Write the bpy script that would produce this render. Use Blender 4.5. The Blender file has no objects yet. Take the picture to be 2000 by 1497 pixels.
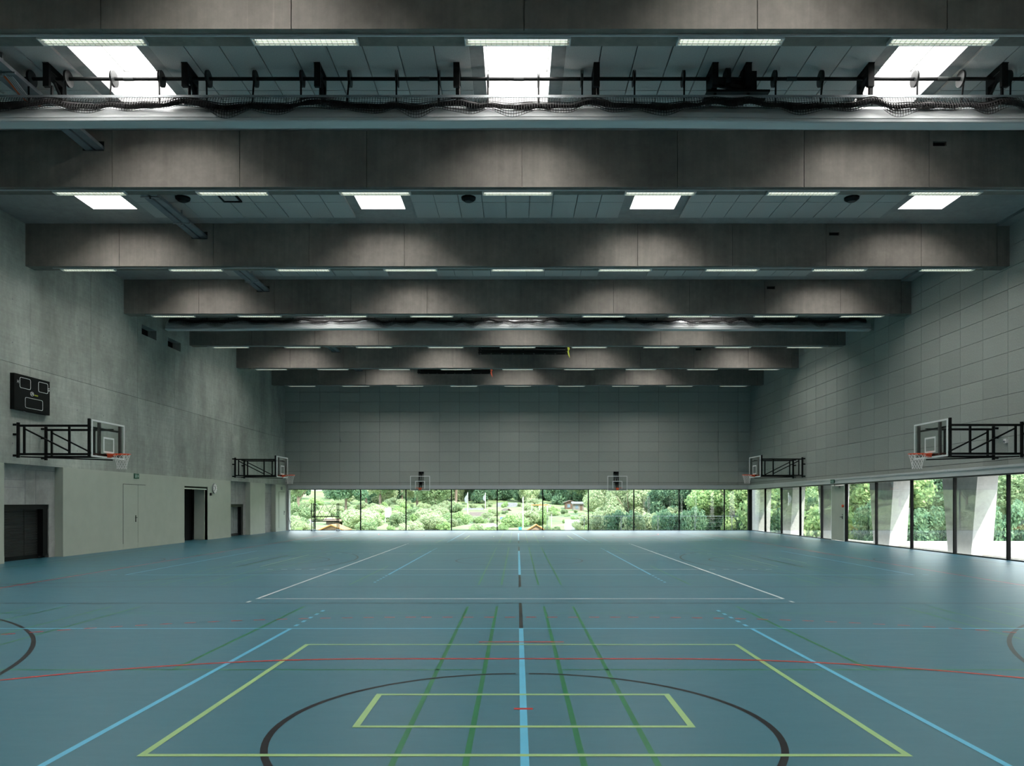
import bpy, math, random
import numpy as np
from mathutils import Vector, Matrix

random.seed(7)
rng = np.random.default_rng(7)
C = bpy.context.scene.collection
scene = bpy.context.scene
PI = math.pi

# ------------------------------------------------------------------ camera, sky, sun, exposure
EYE = 1.63
F = 1530.0                      # focal length in px of the 2000 px wide frame
VX, VY = 1011.0, 984.0          # vanishing point in px
cam_d = bpy.data.cameras.new('camera')
cam = bpy.data.objects.new('camera', cam_d)
C.objects.link(cam)
cam.location = (0, 0, EYE)
cam.rotation_euler = (PI / 2, 0, 0)
cam_d.sensor_width = 36.0
cam_d.lens = F / 2000 * 36.0
cam_d.shift_x = -(VX - 1000) / 2000
cam_d.shift_y = (VY - 748.5) / 2000
cam_d.clip_end = 800
scene.camera = cam

scene.view_settings.view_transform = 'Standard'
scene.view_settings.look = 'None'
scene.view_settings.gamma = 1.0
scene.view_settings.use_curve_mapping = False
scene.view_settings.exposure = 0.0
scene.cycles.use_light_tree = True
scene.cycles.use_denoising = True
scene.cycles.max_bounces = 5
scene.cycles.diffuse_bounces = 3
scene.cycles.glossy_bounces = 2
scene.cycles.adaptive_threshold = 0.08
scene.cycles.adaptive_min_samples = 16
scene.cycles.transparent_max_bounces = 16
scene.cycles.sample_clamp_indirect = 8.0

SKY_STRENGTH = 3.6
SUN_STRENGTH = 11.0
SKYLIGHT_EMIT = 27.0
world = bpy.data.worlds.new('world')
scene.world = world
world.use_nodes = True
wn = world.node_tree
for n in list(wn.nodes):
    wn.nodes.remove(n)
w_out = wn.nodes.new('ShaderNodeOutputWorld')
w_bg = wn.nodes.new('ShaderNodeBackground')
w_sky = wn.nodes.new('ShaderNodeTexCoord')
w_sep = wn.nodes.new('ShaderNodeSeparateXYZ')
w_ramp = wn.nodes.new('ShaderNodeValToRGB')
w_ramp.color_ramp.elements[0].position = 0.0
w_ramp.color_ramp.elements[0].color = (1.0, 1.0, 0.98, 1)
w_ramp.color_ramp.elements[1].position = 0.7
w_ramp.color_ramp.elements[1].color = (0.62, 0.80, 1.0, 1)
wn.links.new(w_sky.outputs['Generated'], w_sep.inputs[0])
wn.links.new(w_sep.outputs['Z'], w_ramp.inputs['Fac'])
wn.links.new(w_ramp.outputs['Color'], w_bg.inputs['Color'])
w_bg.inputs['Strength'].default_value = SKY_STRENGTH * 1.6
wn.links.new(w_bg.outputs[0], w_out.inputs['Surface'])

sun_d = bpy.data.lights.new('sun', 'SUN')
sun_d.energy = SUN_STRENGTH
sun_d.color = (1.0, 0.95, 0.86)
sun_d.angle = math.radians(1.2)
sun = bpy.data.objects.new('sun', sun_d)
C.objects.link(sun)
sun.location = (30, -60, 80)
sun.rotation_euler = Vector((0.38, -0.72, 0.95)).to_track_quat('Z', 'Y').to_euler()


def portal(name, loc, rot, sx, sy):
    d = bpy.data.lights.new(name, 'AREA')
    d.shape = 'RECTANGLE'
    d.size, d.size_y = sx, sy
    d.energy = 1.0
    d.cycles.is_portal = True
    o = bpy.data.objects.new(name, d)
    o.location = loc
    o.rotation_euler = rot
    C.objects.link(o)


portal('window_portal_far', (0, 47.6, 1.25), (-PI / 2, 0, 0), 27.8, 2.5)
portal('window_portal_right', (14.35, 22.3, 1.25), (0, PI / 2, 0), 2.5, 49.5)

# ------------------------------------------------------------------ main dimensions (metres)
P = 5.57                        # beam spacing
HW = 14.0                       # half width of the hall
YF = 47.18                      # far wall
YB = -2.6                       # wall behind the camera
HC = 9.6                        # ceiling
HB = 8.385                      # beam underside
BT = 0.43                       # beam thickness
HL = 2.46                       # window head
SECT = (5.7, 22.4, 39.1)        # centres of the three court sections
X0 = 0.045                      # the court axis lies a touch right of the camera


def at(px, py, Y):
    return ((px - VX) * Y / F, Y, EYE - (py - VY) * Y / F)


# ------------------------------------------------------------------ materials
MATS = {}


def nodes(m):
    nt = m.node_tree
    return nt, nt.nodes, nt.links


def mat(name, col, rough=0.6, metal=0.0, noise=0.0, nscale=8.0, bump=0.0, bscale=60.0,
        stretch=(1, 1, 1), spec=0.5, rand=0.0, detail=6.0, col2=None):
    if name in MATS:
        return MATS[name]
    m = bpy.data.materials.new(name)
    m.use_nodes = True
    nt, N, L = nodes(m)
    b = N['Principled BSDF']
    b.inputs['Roughness'].default_value = rough
    b.inputs['Metallic'].default_value = metal
    b.inputs['Specular IOR Level'].default_value = spec
    b.inputs['Base Color'].default_value = (*col, 1)
    tc = N.new('ShaderNodeTexCoord')
    mp = N.new('ShaderNodeMapping')
    mp.inputs['Scale'].default_value = stretch
    L.new(tc.outputs['Object'], mp.inputs['Vector'])
    src = None
    if noise > 0:
        nz = N.new('ShaderNodeTexNoise')
        nz.inputs['Scale'].default_value = nscale
        nz.inputs['Detail'].default_value = detail
        L.new(mp.outputs['Vector'], nz.inputs['Vector'])
        mx = N.new('ShaderNodeMix')
        mx.data_type = 'RGBA'
        d = noise
        c2 = col2 if col2 else tuple(min(1, c * (1 + d)) for c in col)
        c1 = tuple(c * (1 - d) for c in col) if not col2 else col
        mx.inputs[6].default_value = (*c1, 1)
        mx.inputs[7].default_value = (*c2, 1)
        mr = N.new('ShaderNodeMapRange')
        mr.inputs['From Min'].default_value = 0.3
        mr.inputs['From Max'].default_value = 0.7
        L.new(nz.outputs['Fac'], mr.inputs['Value'])
        L.new(mr.outputs['Result'], mx.inputs[0])
        src = mx.outputs[2]
    if rand > 0:
        oi = N.new('ShaderNodeObjectInfo')
        mr2 = N.new('ShaderNodeMapRange')
        mr2.inputs['To Min'].default_value = 1 - rand
        mr2.inputs['To Max'].default_value = 1 + rand
        L.new(oi.outputs['Random'], mr2.inputs['Value'])
        hs = N.new('ShaderNodeHueSaturation')
        L.new(mr2.outputs['Result'], hs.inputs['Value'])
        if src is not None:
            L.new(src, hs.inputs['Color'])
        else:
            hs.inputs['Color'].default_value = (*col, 1)
        src = hs.outputs['Color']
    if src is not None:
        L.new(src, b.inputs['Base Color'])
    if bump > 0:
        bz = N.new('ShaderNodeTexNoise')
        bz.inputs['Scale'].default_value = bscale
        bz.inputs['Detail'].default_value = 4
        L.new(mp.outputs['Vector'], bz.inputs['Vector'])
        bp = N.new('ShaderNodeBump')
        bp.inputs['Strength'].default_value = bump
        bp.inputs['Distance'].default_value = 0.02
        L.new(bz.outputs['Fac'], bp.inputs['Height'])
        L.new(bp.outputs['Normal'], b.inputs['Normal'])
    MATS[name] = m
    return m


def concrete(name, base, board=0.0, streak=0.0, blotch=0.25, rand=0.0, axes='yz', rough=0.75, tint=None):
    """cast concrete: large soft blotches, fine board grain, vertical run-off streaks"""
    if name in MATS:
        return MATS[name]
    m = bpy.data.materials.new(name)
    m.use_nodes = True
    nt, N, L = nodes(m)
    b = N['Principled BSDF']
    b.inputs['Roughness'].default_value = rough
    b.inputs['Specular IOR Level'].default_value = 0.3
    g = N.new('ShaderNodeNewGeometry')

    def noise(scale, vec, detail=5, rough_=0.6):
        mp = N.new('ShaderNodeMapping')
        mp.inputs['Scale'].default_value = vec
        L.new(g.outputs['Position'], mp.inputs['Vector'])
        nz = N.new('ShaderNodeTexNoise')
        nz.inputs['Scale'].default_value = scale
        nz.inputs['Detail'].default_value = detail
        nz.inputs['Roughness'].default_value = rough_
        L.new(mp.outputs['Vector'], nz.inputs['Vector'])
        return nz.outputs['Fac']

    def rng_(v, lo, hi, a=0.3, c=0.7):
        r = N.new('ShaderNodeMapRange')
        r.inputs['From Min'].default_value = a
        r.inputs['From Max'].default_value = c
        r.inputs['To Min'].default_value = lo
        r.inputs['To Max'].default_value = hi
        L.new(v, r.inputs['Value'])
        return r.outputs['Result']

    def mul(a, c):
        k = N.new('ShaderNodeMath')
        k.operation = 'MULTIPLY'
        L.new(a, k.inputs[0])
        L.new(c, k.inputs[1])
        return k.outputs[0]

    v = rng_(noise(0.55, (1, 1, 1), 6), 1 - blotch, 1 + blotch)
    v = mul(v, rng_(noise(5.0, (1, 1, 1), 8, 0.7), 0.88, 1.12))
    if board > 0:
        v = mul(v, rng_(noise(1.0, (0.5, 0.5, 16), 4), 1 - board * .6, 1 + board * .6))
        v = mul(v, rng_(noise(1.0, (9, 9, 0.5), 4), 1 - board * .5, 1 + board * .5))
        v = mul(v, rng_(noise(1.0, (0.32, 0.32, 0.12), 3), 1 - board, 1 + board, 0.35, 0.65))
        v = mul(v, rng_(noise(1.0, (0.9, 0.9, 0.3), 5), 1 - board * 1.6, 1 + board * 1.6, 0.35, 0.65))
    if streak > 0:
        v = mul(v, rng_(noise(1.0, (7, 7, 0.35), 5), 1 - streak, 1 + streak))
        s = noise(1.0, (16, 16, 0.25), 3)
        v = mul(v, rng_(s, 1.0, 1.0 + streak * 2.2, 0.66, 0.76))
    if rand > 0:
        oi = N.new('ShaderNodeObjectInfo')
        v = mul(v, rng_(oi.outputs['Random'], 1 - rand, 1 + rand, 0, 1))
    cm = N.new('ShaderNodeCombineColor')
    for i, ch in enumerate(base):
        k = N.new('ShaderNodeMath')
        k.operation = 'MULTIPLY'
        k.use_clamp = True
        L.new(v, k.inputs[0])
        k.inputs[1].default_value = ch
        L.new(k.outputs[0], cm.inputs[i])
    L.new(cm.outputs[0], b.inputs['Base Color'])
    bp = N.new('ShaderNodeBump')
    bp.inputs['Strength'].default_value = 0.25
    bp.inputs['Distance'].default_value = 0.01
    L.new(v, bp.inputs['Height'])
    L.new(bp.outputs['Normal'], b.inputs['Normal'])
    MATS[name] = m
    return m


def emit(name, col, strength):
    m = bpy.data.materials.new(name)
    m.use_nodes = True
    b = m.node_tree.nodes['Principled BSDF']
    b.inputs['Base Color'].default_value = (0.8, 0.8, 0.8, 1)
    b.inputs['Emission Color'].default_value = (*col, 1)
    b.inputs['Emission Strength'].default_value = strength
    MATS[name] = m
    return m


def glass(name, tint=(1, 1, 1), ior=1.5):
    m = bpy.data.materials.new(name)
    m.use_nodes = True
    nt, N, L = nodes(m)
    N.remove(N['Principled BSDF'])
    out = N['Material Output']
    tr = N.new('ShaderNodeBsdfTransparent')
    tr.inputs['Color'].default_value = (*tint, 1)
    gl = N.new('ShaderNodeBsdfGlossy')
    gl.inputs['Roughness'].default_value = 0.0
    # Schlick reflectance, the same from both faces of the pane
    g = N.new('ShaderNodeNewGeometry')
    dt = N.new('ShaderNodeVectorMath')
    dt.operation = 'DOT_PRODUCT'
    L.new(g.outputs['Normal'], dt.inputs[0])
    L.new(g.outputs['Incoming'], dt.inputs[1])

    def mth(op, a, b_=None, clamp=False):
        k = N.new('ShaderNodeMath')
        k.operation = op
        k.use_clamp = clamp
        for i, v in enumerate((a, b_)):
            if v is None:
                continue
            if isinstance(v, (int, float)):
                k.inputs[i].default_value = v
            else:
                L.new(v, k.inputs[i])
        return k.outputs[0]
    ab = mth('ABSOLUTE', dt.outputs['Value'])
    om = mth('SUBTRACT', 1.0, ab, True)
    r0 = ((ior - 1) / (ior + 1)) ** 2
    fr = mth('MULTIPLY_ADD', mth('POWER', om, 5.0), 1 - r0)
    fr.node.inputs[2].default_value = r0
    mx = N.new('ShaderNodeMixShader')
    L.new(fr, mx.inputs[0])
    L.new(tr.outputs[0], mx.inputs[1])
    L.new(gl.outputs[0], mx.inputs[2])
    L.new(mx.outputs[0], out.inputs['Surface'])
    MATS[name] = m
    return m


def leaf_mat(name, col, col2):
    m = bpy.data.materials.new(name)
    m.use_nodes = True
    nt, N, L = nodes(m)
    N.remove(N['Principled BSDF'])
    out = N['Material Output']
    g = N.new('ShaderNodeNewGeometry')
    oi = N.new('ShaderNodeObjectInfo')
    mx = N.new('ShaderNodeMix')
    mx.data_type = 'RGBA'
    mx.inputs[6].default_value = (*col, 1)
    mx.inputs[7].default_value = (*col2, 1)
    L.new(g.outputs['Random Per Island'], mx.inputs[0])
    hs = N.new('ShaderNodeHueSaturation')
    mr = N.new('ShaderNodeMapRange')
    mr.inputs['To Min'].default_value = 0.95
    mr.inputs['To Max'].default_value = 1.4
    L.new(oi.outputs['Random'], mr.inputs['Value'])
    hs.inputs['Saturation'].default_value = 0.85  # leaf colour washed out to paint in the outdoor haze
    L.new(mr.outputs['Result'], hs.inputs['Value'])
    L.new(mx.outputs[2], hs.inputs['Color'])
    d = N.new('ShaderNodeBsdfDiffuse')
    t = N.new('ShaderNodeBsdfTranslucent')
    L.new(hs.outputs['Color'], d.inputs['Color'])
    L.new(hs.outputs['Color'], t.inputs['Color'])
    ms = N.new('ShaderNodeMixShader')
    ms.inputs[0].default_value = 0.45
    L.new(d.outputs[0], ms.inputs[1])
    L.new(t.outputs[0], ms.inputs[2])
    L.new(ms.outputs[0], out.inputs['Surface'])
    MATS[name] = m
    return m


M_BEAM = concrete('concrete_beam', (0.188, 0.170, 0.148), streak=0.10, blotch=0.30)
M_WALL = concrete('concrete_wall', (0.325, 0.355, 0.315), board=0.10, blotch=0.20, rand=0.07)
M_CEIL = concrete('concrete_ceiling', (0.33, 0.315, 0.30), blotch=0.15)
M_NICHE = concrete('concrete_niche', (0.33, 0.34, 0.32), board=0.06, blotch=0.25)
M_PIER = concrete('concrete_pier', (0.42, 0.415, 0.40), blotch=0.06)
M_ACOU = mat('acoustic_panel', (0.385, 0.41, 0.37), 0.9, noise=0.10, nscale=45, bump=0.3, bscale=90, rand=0.05, spec=0.1)
M_ACOUC = mat('ceiling_panel', (0.50, 0.475, 0.45), 0.9, noise=0.08, nscale=45, bump=0.3, bscale=90, rand=0.05, spec=0.1)
M_BACK = mat('joint_shadow', (0.05, 0.05, 0.05), 0.9)
M_WHITE = mat('white_panel', (0.40, 0.44, 0.37), 0.55, noise=0.04, nscale=2.0)
M_SHAFT = mat('shaft_plaster', (0.30, 0.30, 0.295), 0.8, noise=0.03, nscale=3.0)
M_TRIM = mat('trim_paint', (0.52, 0.54, 0.53), 0.5, noise=0.03, nscale=2.0)
M_BLACK = mat('black_steel', (0.006, 0.0065, 0.0065), 0.5, noise=0.2, nscale=5, spec=0.15)
M_DARK = mat('dark_profile', (0.022, 0.024, 0.024), 0.4, noise=0.2, nscale=6, spec=0.3)
M_BROWN = mat('bronze_profile', (0.05, 0.042, 0.038), 0.5, noise=0.2, nscale=6)
M_GALV = mat('galvanised_steel', (0.34, 0.36, 0.37), 0.4, 0.6, noise=0.1, nscale=20)
M_ALU = mat('aluminium', (0.75, 0.78, 0.78), 0.3, 0.5, noise=0.05, nscale=10)
M_LAMPH = mat('lamp_housing_paint', (0.55, 0.56, 0.57), 0.45, noise=0.03, nscale=10)
M_CLOTH = mat('curtain_vinyl', (0.52, 0.54, 0.54), 0.5, noise=0.05, nscale=2.0, stretch=(0.4, 3, 3))
M_NET = mat('black_net_cord', (0.018, 0.016, 0.016), 0.8, noise=0.2, nscale=30)
M_NETW = mat('white_net_cord', (0.75, 0.75, 0.72), 0.7, noise=0.05, nscale=30)
M_RIM = mat('orange_rim', (0.75, 0.085, 0.02), 0.4, noise=0.05, nscale=10)
M_BOARDW = mat('board_line_white', (0.75, 0.78, 0.76), 0.5, noise=0.03, nscale=10)
M_SIGN = mat('sign_green', (0.01, 0.09, 0.05), 0.4, noise=0.1, nscale=10)
M_SIGNW = mat('sign_white', (0.55, 0.68, 0.64), 0.5, noise=0.03, nscale=10)
M_SHUT = mat('shutter_slat', (0.012, 0.014, 0.012), 0.6, noise=0.2, nscale=4)
M_SHUT2 = mat('shutter_slat_pale', (0.20, 0.225, 0.22), 0.6, noise=0.2, nscale=4)
M_YEL = mat('yellow_print', (0.55, 0.60, 0.05), 0.5, noise=0.05, nscale=10)
M_CABO = mat('cable_orange', (0.6, 0.12, 0.03), 0.5, noise=0.05, nscale=10)
M_CABW = mat('cable_white', (0.5, 0.52, 0.52), 0.5, noise=0.05, nscale=10)
M_GLASS = glass('window_glass', (0.97, 0.99, 0.98))
M_BGLASS = glass('board_glass', (0.93, 0.95, 0.94))
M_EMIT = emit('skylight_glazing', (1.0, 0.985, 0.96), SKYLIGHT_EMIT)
M_TUBE = emit('lamp_tube', (0.93, 1.0, 0.78), 1.5)
M_WOOD = mat('shed_wood', (0.10, 0.06, 0.04), 0.8, noise=0.25, nscale=3, stretch=(1, 1, 8))
M_WOODP = mat('shed_wood_pale', (0.24, 0.16, 0.11), 0.8, noise=0.15, nscale=3, stretch=(1, 1, 8))
M_WOODG = mat('shed_wood_grey', (0.17, 0.155, 0.135), 0.8, noise=0.15, nscale=3, stretch=(8, 8, 1))
M_ROOFB = mat('roof_brown', (0.10, 0.075, 0.06), 0.8, noise=0.2, nscale=4)
M_ROOFG = mat('roof_grey', (0.12, 0.115, 0.115), 0.8, noise=0.2, nscale=4)
M_ROOFO = mat('roof_orange', (0.38, 0.17, 0.045), 0.7, noise=0.12, nscale=4)
M_HOUSE = mat('house_render', (0.36, 0.34, 0.31), 0.8, noise=0.05, nscale=2)
M_PANE = mat('dark_pane', (0.12, 0.16, 0.20), 0.2, noise=0.2, nscale=2)
M_SAIL = mat('white_sailcloth', (0.80, 0.80, 0.76), 0.7, noise=0.05, nscale=3)
M_POLE = mat('pole_paint', (0.75, 0.76, 0.74), 0.5, noise=0.05, nscale=3)
M_FLAG = mat('flag_cloth', (0.22, 0.25, 0.25), 0.7, noise=0.15, nscale=3)
M_BARK = mat('bark', (0.16, 0.12, 0.09), 0.9, noise=0.3, nscale=8, bump=0.5, bscale=20, stretch=(1, 1, .3))
M_BARREL = mat('barrel_teal', (0.05, 0.25, 0.28), 0.4, noise=0.1, nscale=4)
M_TARP = mat('tarp_grey', (0.20, 0.21, 0.22), 0.7, noise=0.15, nscale=3)
M_GRAVEL = mat('gravel', (0.33, 0.31, 0.285), 0.95, noise=0.22, nscale=9, bump=0.6, bscale=30)
M_GRASS = mat('meadow_grass', (0.08, 0.14, 0.045), 0.95, noise=0.35, nscale=0.35, bump=0.6, bscale=8,
              col2=(0.20, 0.23, 0.10))
LEAF = [leaf_mat('leaf_mid', (0.12, 0.22, 0.09), (0.30, 0.38, 0.18)),
        leaf_mat('leaf_pale', (0.22, 0.32, 0.15), (0.46, 0.50, 0.28)),
        leaf_mat('leaf_dark', (0.06, 0.15, 0.09), (0.18, 0.30, 0.15)),
        leaf_mat('leaf_fresh', (0.14, 0.28, 0.09), (0.38, 0.48, 0.18))]


# floor vinyl: blue-green, soft sheen, faint scuffs
def floor_mat():
    m = bpy.data.materials.new('sports_vinyl')
    m.use_nodes = True
    nt, N, L = nodes(m)
    b = N['Principled BSDF']
    g = N.new('ShaderNodeNewGeometry')
    mp = N.new('ShaderNodeMapping')
    L.new(g.outputs['Position'], mp.inputs['Vector'])
    n1 = N.new('ShaderNodeTexNoise')
    n1.inputs['Scale'].default_value = 0.45
    n1.inputs['Detail'].default_value = 6
    L.new(mp.outputs['Vector'], n1.inputs['Vector'])
    mx = N.new('ShaderNodeMix')
    mx.data_type = 'RGBA'
    mx.inputs[6].default_value = (0.025, 0.120, 0.162, 1)
    mx.inputs[7].default_value = (0.032, 0.134, 0.172, 1)
    L.new(n1.outputs['Fac'], mx.inputs[0])
    mp2 = N.new('ShaderNodeMapping')
    mp2.inputs['Scale'].default_value = (1.4, 5.0, 1)
    mp2.inputs['Rotation'].default_value = (0, 0, 0.5)
    L.new(g.outputs['Position'], mp2.inputs['Vector'])
    n2 = N.new('ShaderNodeTexNoise')
    n2.inputs['Scale'].default_value = 1.6
    n2.inputs['Detail'].default_value = 9
    n2.inputs['Roughness'].default_value = 0.75
    L.new(mp2.outputs['Vector'], n2.inputs['Vector'])
    r2 = N.new('ShaderNodeMapRange')
    r2.inputs['From Min'].default_value = 0.62
    r2.inputs['From Max'].default_value = 0.78
    r2.inputs['To Max'].default_value = 0.25
    L.new(n2.outputs['Fac'], r2.inputs['Value'])
    mx2 = N.new('ShaderNodeMix')
    mx2.data_type = 'RGBA'
    mx2.inputs[7].default_value = (0.15, 0.25, 0.28, 1)
    L.new(r2.outputs['Result'], mx2.inputs[0])
    L.new(mx.outputs[2], mx2.inputs[6])
    L.new(mx2.outputs[2], b.inputs['Base Color'])
    b.inputs['Roughness'].default_value = 0.42
    b.inputs['Specular IOR Level'].default_value = 0.7
    r3 = N.new('ShaderNodeMapRange')
    r3.inputs['To Min'].default_value = 0.33
    r3.inputs['To Max'].default_value = 0.43
    L.new(n2.outputs['Fac'], r3.inputs['Value'])
    L.new(r3.outputs['Result'], b.inputs['Roughness'])
    return m


M_FLOOR = floor_mat()
LINE_COL = {'cyan': (0.10, 0.42, 0.60), 'lime': (0.30, 0.48, 0.20), 'green': (0.014, 0.15, 0.06),
            'black': (0.018, 0.018, 0.020), 'red': (0.50, 0.025, 0.02), 'white': (0.62, 0.66, 0.64)}
M_LINE = {k: mat('line_' + k, v, 0.32, noise=0.05, nscale=3, spec=0.2 if k == 'black' else 0.5) for k, v in LINE_COL.items()}


# ------------------------------------------------------------------ mesh helpers
class MB:
    def __init__(self):
        self.v = []
        self.f = []

    def box(self, x0, x1, y0, y1, z0, z1):
        x0, x1 = min(x0, x1), max(x0, x1)
        y0, y1 = min(y0, y1), max(y0, y1)
        z0, z1 = min(z0, z1), max(z0, z1)
        n = len(self.v)
        self.v += [(x0, y0, z0), (x1, y0, z0), (x1, y1, z0), (x0, y1, z0),
                   (x0, y0, z1), (x1, y0, z1), (x1, y1, z1), (x0, y1, z1)]
        for q in ((0, 3, 2, 1), (4, 5, 6, 7), (0, 1, 5, 4), (1, 2, 6, 5), (2, 3, 7, 6), (3, 0, 4, 7)):
            self.f.append(tuple(n + i for i in q))
        return self

    def poly(self, pts):
        n = len(self.v)
        self.v += [tuple(p) for p in pts]
        self.f.append(tuple(range(n, n + len(pts))))
        return self

    def prism(self, a, b):
        """two matching outlines (lists of points) joined by side faces and caps"""
        n = len(self.v)
        k = len(a)
        self.v += [tuple(p) for p in a] + [tuple(p) for p in b]
        self.f.append(tuple(range(n + k - 1, n - 1, -1)))
        self.f.append(tuple(range(n + k, n + 2 * k)))
        for i in range(k):
            j = (i + 1) % k
            self.f.append((n + i, n + j, n + k + j, n + k + i))
        return self

    def bar(self, p, q, r, n=6, r2=None):
        p, q = Vector(p), Vector(q)
        r2 = r if r2 is None else r2
        d = (q - p)
        if d.length < 1e-6:
            return self
        d.normalize()
        u = d.cross(Vector((0, 0, 1)))
        if u.length < 1e-3:
            u = d.cross(Vector((1, 0, 0)))
        u.normalize()
        w = d.cross(u)
        off = PI / n
        a = [p + (u * math.cos(off + 2 * PI * i / n) + w * math.sin(off + 2 * PI * i / n)) * r for i in range(n)]
        b = [q + (u * math.cos(off + 2 * PI * i / n) + w * math.sin(off + 2 * PI * i / n)) * r2 for i in range(n)]
        return self.prism(a, b)

    def sq(self, p, q, s):
        return self.bar(p, q, s * 0.7071, 4)

    def tube(self, pts, r, n=6):
        for i in range(len(pts) - 1):
            self.bar(pts[i], pts[i + 1], r, n)
        return self

    def build(self, name, m, parent=None, smooth=False, loc=None):
        me = bpy.data.meshes.new(name)
        me.from_pydata(self.v, [], self.f)
        me.update()
        if smooth:
            me.polygons.foreach_set('use_smooth', [True] * len(me.polygons))
        me.materials.append(m)
        return link(name, me, parent, loc)


def link(name, me, parent=None, loc=None):
    o = bpy.data.objects.new(name, me)
    C.objects.link(o)
    if parent is not None:
        o.parent = parent
    if loc is not None:
        o.location = loc
    return o


def empty(name, loc=(0, 0, 0)):
    o = bpy.data.objects.new(name, None)
    o.empty_display_size = 0.2
    C.objects.link(o)
    o.location = loc
    return o


def tag(o, label=None, cat=None, group=None, kind=None):
    if label:
        o['label'] = label
    if cat:
        o['category'] = cat
    if group:
        o['group'] = group
    if kind:
        o['kind'] = kind
    return o


def struct(o, label=None):
    o['kind'] = 'structure'
    if label:
        o['label'] = label
    return o


def grid_cells(us, vs, holes):
    """cells of a wall cut by holes; holes = (u0,u1,v0,v1)"""
    us = sorted(set([round(u, 4) for u in us] + [round(h[i], 4) for h in holes for i in (0, 1)]))
    vs = sorted(set([round(v, 4) for v in vs] + [round(h[i], 4) for h in holes for i in (2, 3)]))
    out = []
    for i in range(len(us) - 1):
        for j in range(len(vs) - 1):
            cu, cv = (us[i] + us[i + 1]) / 2, (vs[j] + vs[j + 1]) / 2
            if any(h[0] < cu < h[1] and h[2] < cv < h[3] for h in holes):
                continue
            out.append((us[i], us[i + 1], vs[j], vs[j + 1]))
    return out


def copy_tree(o, parent=None):
    c = o.copy()
    C.objects.link(c)
    if parent is not None:
        c.parent = parent
    for ch in list(o.children):
        copy_tree(ch, c)
    return c


ORD = ['first', 'second', 'third', 'fourth', 'fifth', 'sixth', 'seventh', 'eighth', 'ninth', 'tenth',
       'eleventh', 'twelfth', 'thirteenth', 'fourteenth', 'fifteenth', 'sixteenth', 'seventeenth', 'eighteenth', 'nineteenth', 'twentieth', 'twenty-first', 'twenty-second', 'twenty-third',
       'twenty-fourth', 'twenty-fifth', 'twenty-sixth', 'twenty-seventh', 'twenty-eighth']

# ================================================================== SHELL
floor = MB().box(-HW - 0.7, HW + 0.12, YB, YF + 0.12, -0.3, 0).build('floor', M_FLOOR)
struct(floor, 'blue-green vinyl sports floor with court lines')

# ---- ceiling slab with skylight openings
SKY_HALF = 0.61
bay_sky = {0: 4, 1: 4, 2: 3, 3: 4, 4: 4, 5: 3, 6: 4, 7: 3}
SKY = []
for k, n in bay_sky.items():
    xs = (-10.88, -3.63, 3.63, 10.88) if n == 4 else (-7.25, 0.0, 7.25)
    for x in xs:
        SKY.append((k, x, k * P + 3.0))
mb = MB()
for k in range(-1, 9):
    y0 = max(YB, k * P)
    y1 = min(YF + 0.12, (k + 1) * P)
    holes = [(x - SKY_HALF, x + SKY_HALF, yc - 1.5, yc + 1.5) for kk, x, yc in SKY if kk == k]
    for c in grid_cells([-HW - .7, 13.62], [y0, y1], holes):
        mb.box(c[0], c[1], c[2], c[3], HC, HC + 0.69)
ceiling = mb.build('ceiling', M_CEIL)
struct(ceiling, 'dark concrete ceiling between the beams')
MB().box(13.68, 15.5, YB, YF + 0.3, HC - 0.06, HC + 0.69).build('ceiling_edge_strip', M_CEIL, ceiling)
MB().box(13.6, 13.7, YB, YF, HC + 0.06, HC + 0.69).build('edge_groove', M_BACK, ceiling)

# roof over everything
struct(MB().box(-HW - 1.2, 15.6, YB - .6, YF + 1.0, HC + 0.90, HC + 1.3).build('roof_slab', M_CEIL))

# ceiling acoustic panels
PW = 0.618
pan_me = {}


def panel_mesh(key, sx, sy, sz, m):
    if key not in pan_me:
        b = MB()
        e = 0.004
        b.prism([(-sx / 2, -sy / 2, 0), (sx / 2, -sy / 2, 0), (sx / 2, sy / 2, 0), (-sx / 2, sy / 2, 0)],
                [(-sx / 2, -sy / 2, sz), (sx / 2, -sy / 2, sz), (sx / 2, sy / 2, sz), (-sx / 2, sy / 2, sz)])
        me = bpy.data.meshes.new(key)
        me.from_pydata(b.v, [], b.f)
        me.materials.append(m)
        pan_me[key] = me
    return pan_me[key]


G = 0.010
stuff = MB()
for k in range(0, 8):
    groups = [(-2.78, 2.78), (4.47, 10.03), (-10.03, -4.47)] if bay_sky[k] == 4 else \
             [(0.84, 6.40), (-6.40, -0.84), (8.09, 13.58), (-13.65, -8.09)]
    for g0, g1 in groups:
        w = (g1 - g0) / 9
        for i in range(9):
            for r0, r1 in ((0.62, 3.86), (3.88, 4.98)):
                xa, xb = g0 + i * w + G, g0 + (i + 1) * w - G
                ya, yb = k * P + r0, k * P + r1
                if k in (2, 3, 4):
                    me = panel_mesh('ceiling_panel_%d_%d' % (round(w * 1000), round((r1 - r0) * 100)),
                                    xb - xa, yb - ya, 0.05, M_ACOUC)
                    link('ceiling_panel', me, ceiling, ((xa + xb) / 2, (ya + yb) / 2, HC - 0.052))
                else:
                    stuff.box(xa, xb, ya, yb, HC - 0.052, HC - 0.002)
st = stuff.build('panel_field', M_ACOUC, ceiling)
st['kind'] = 'stuff'

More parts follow.
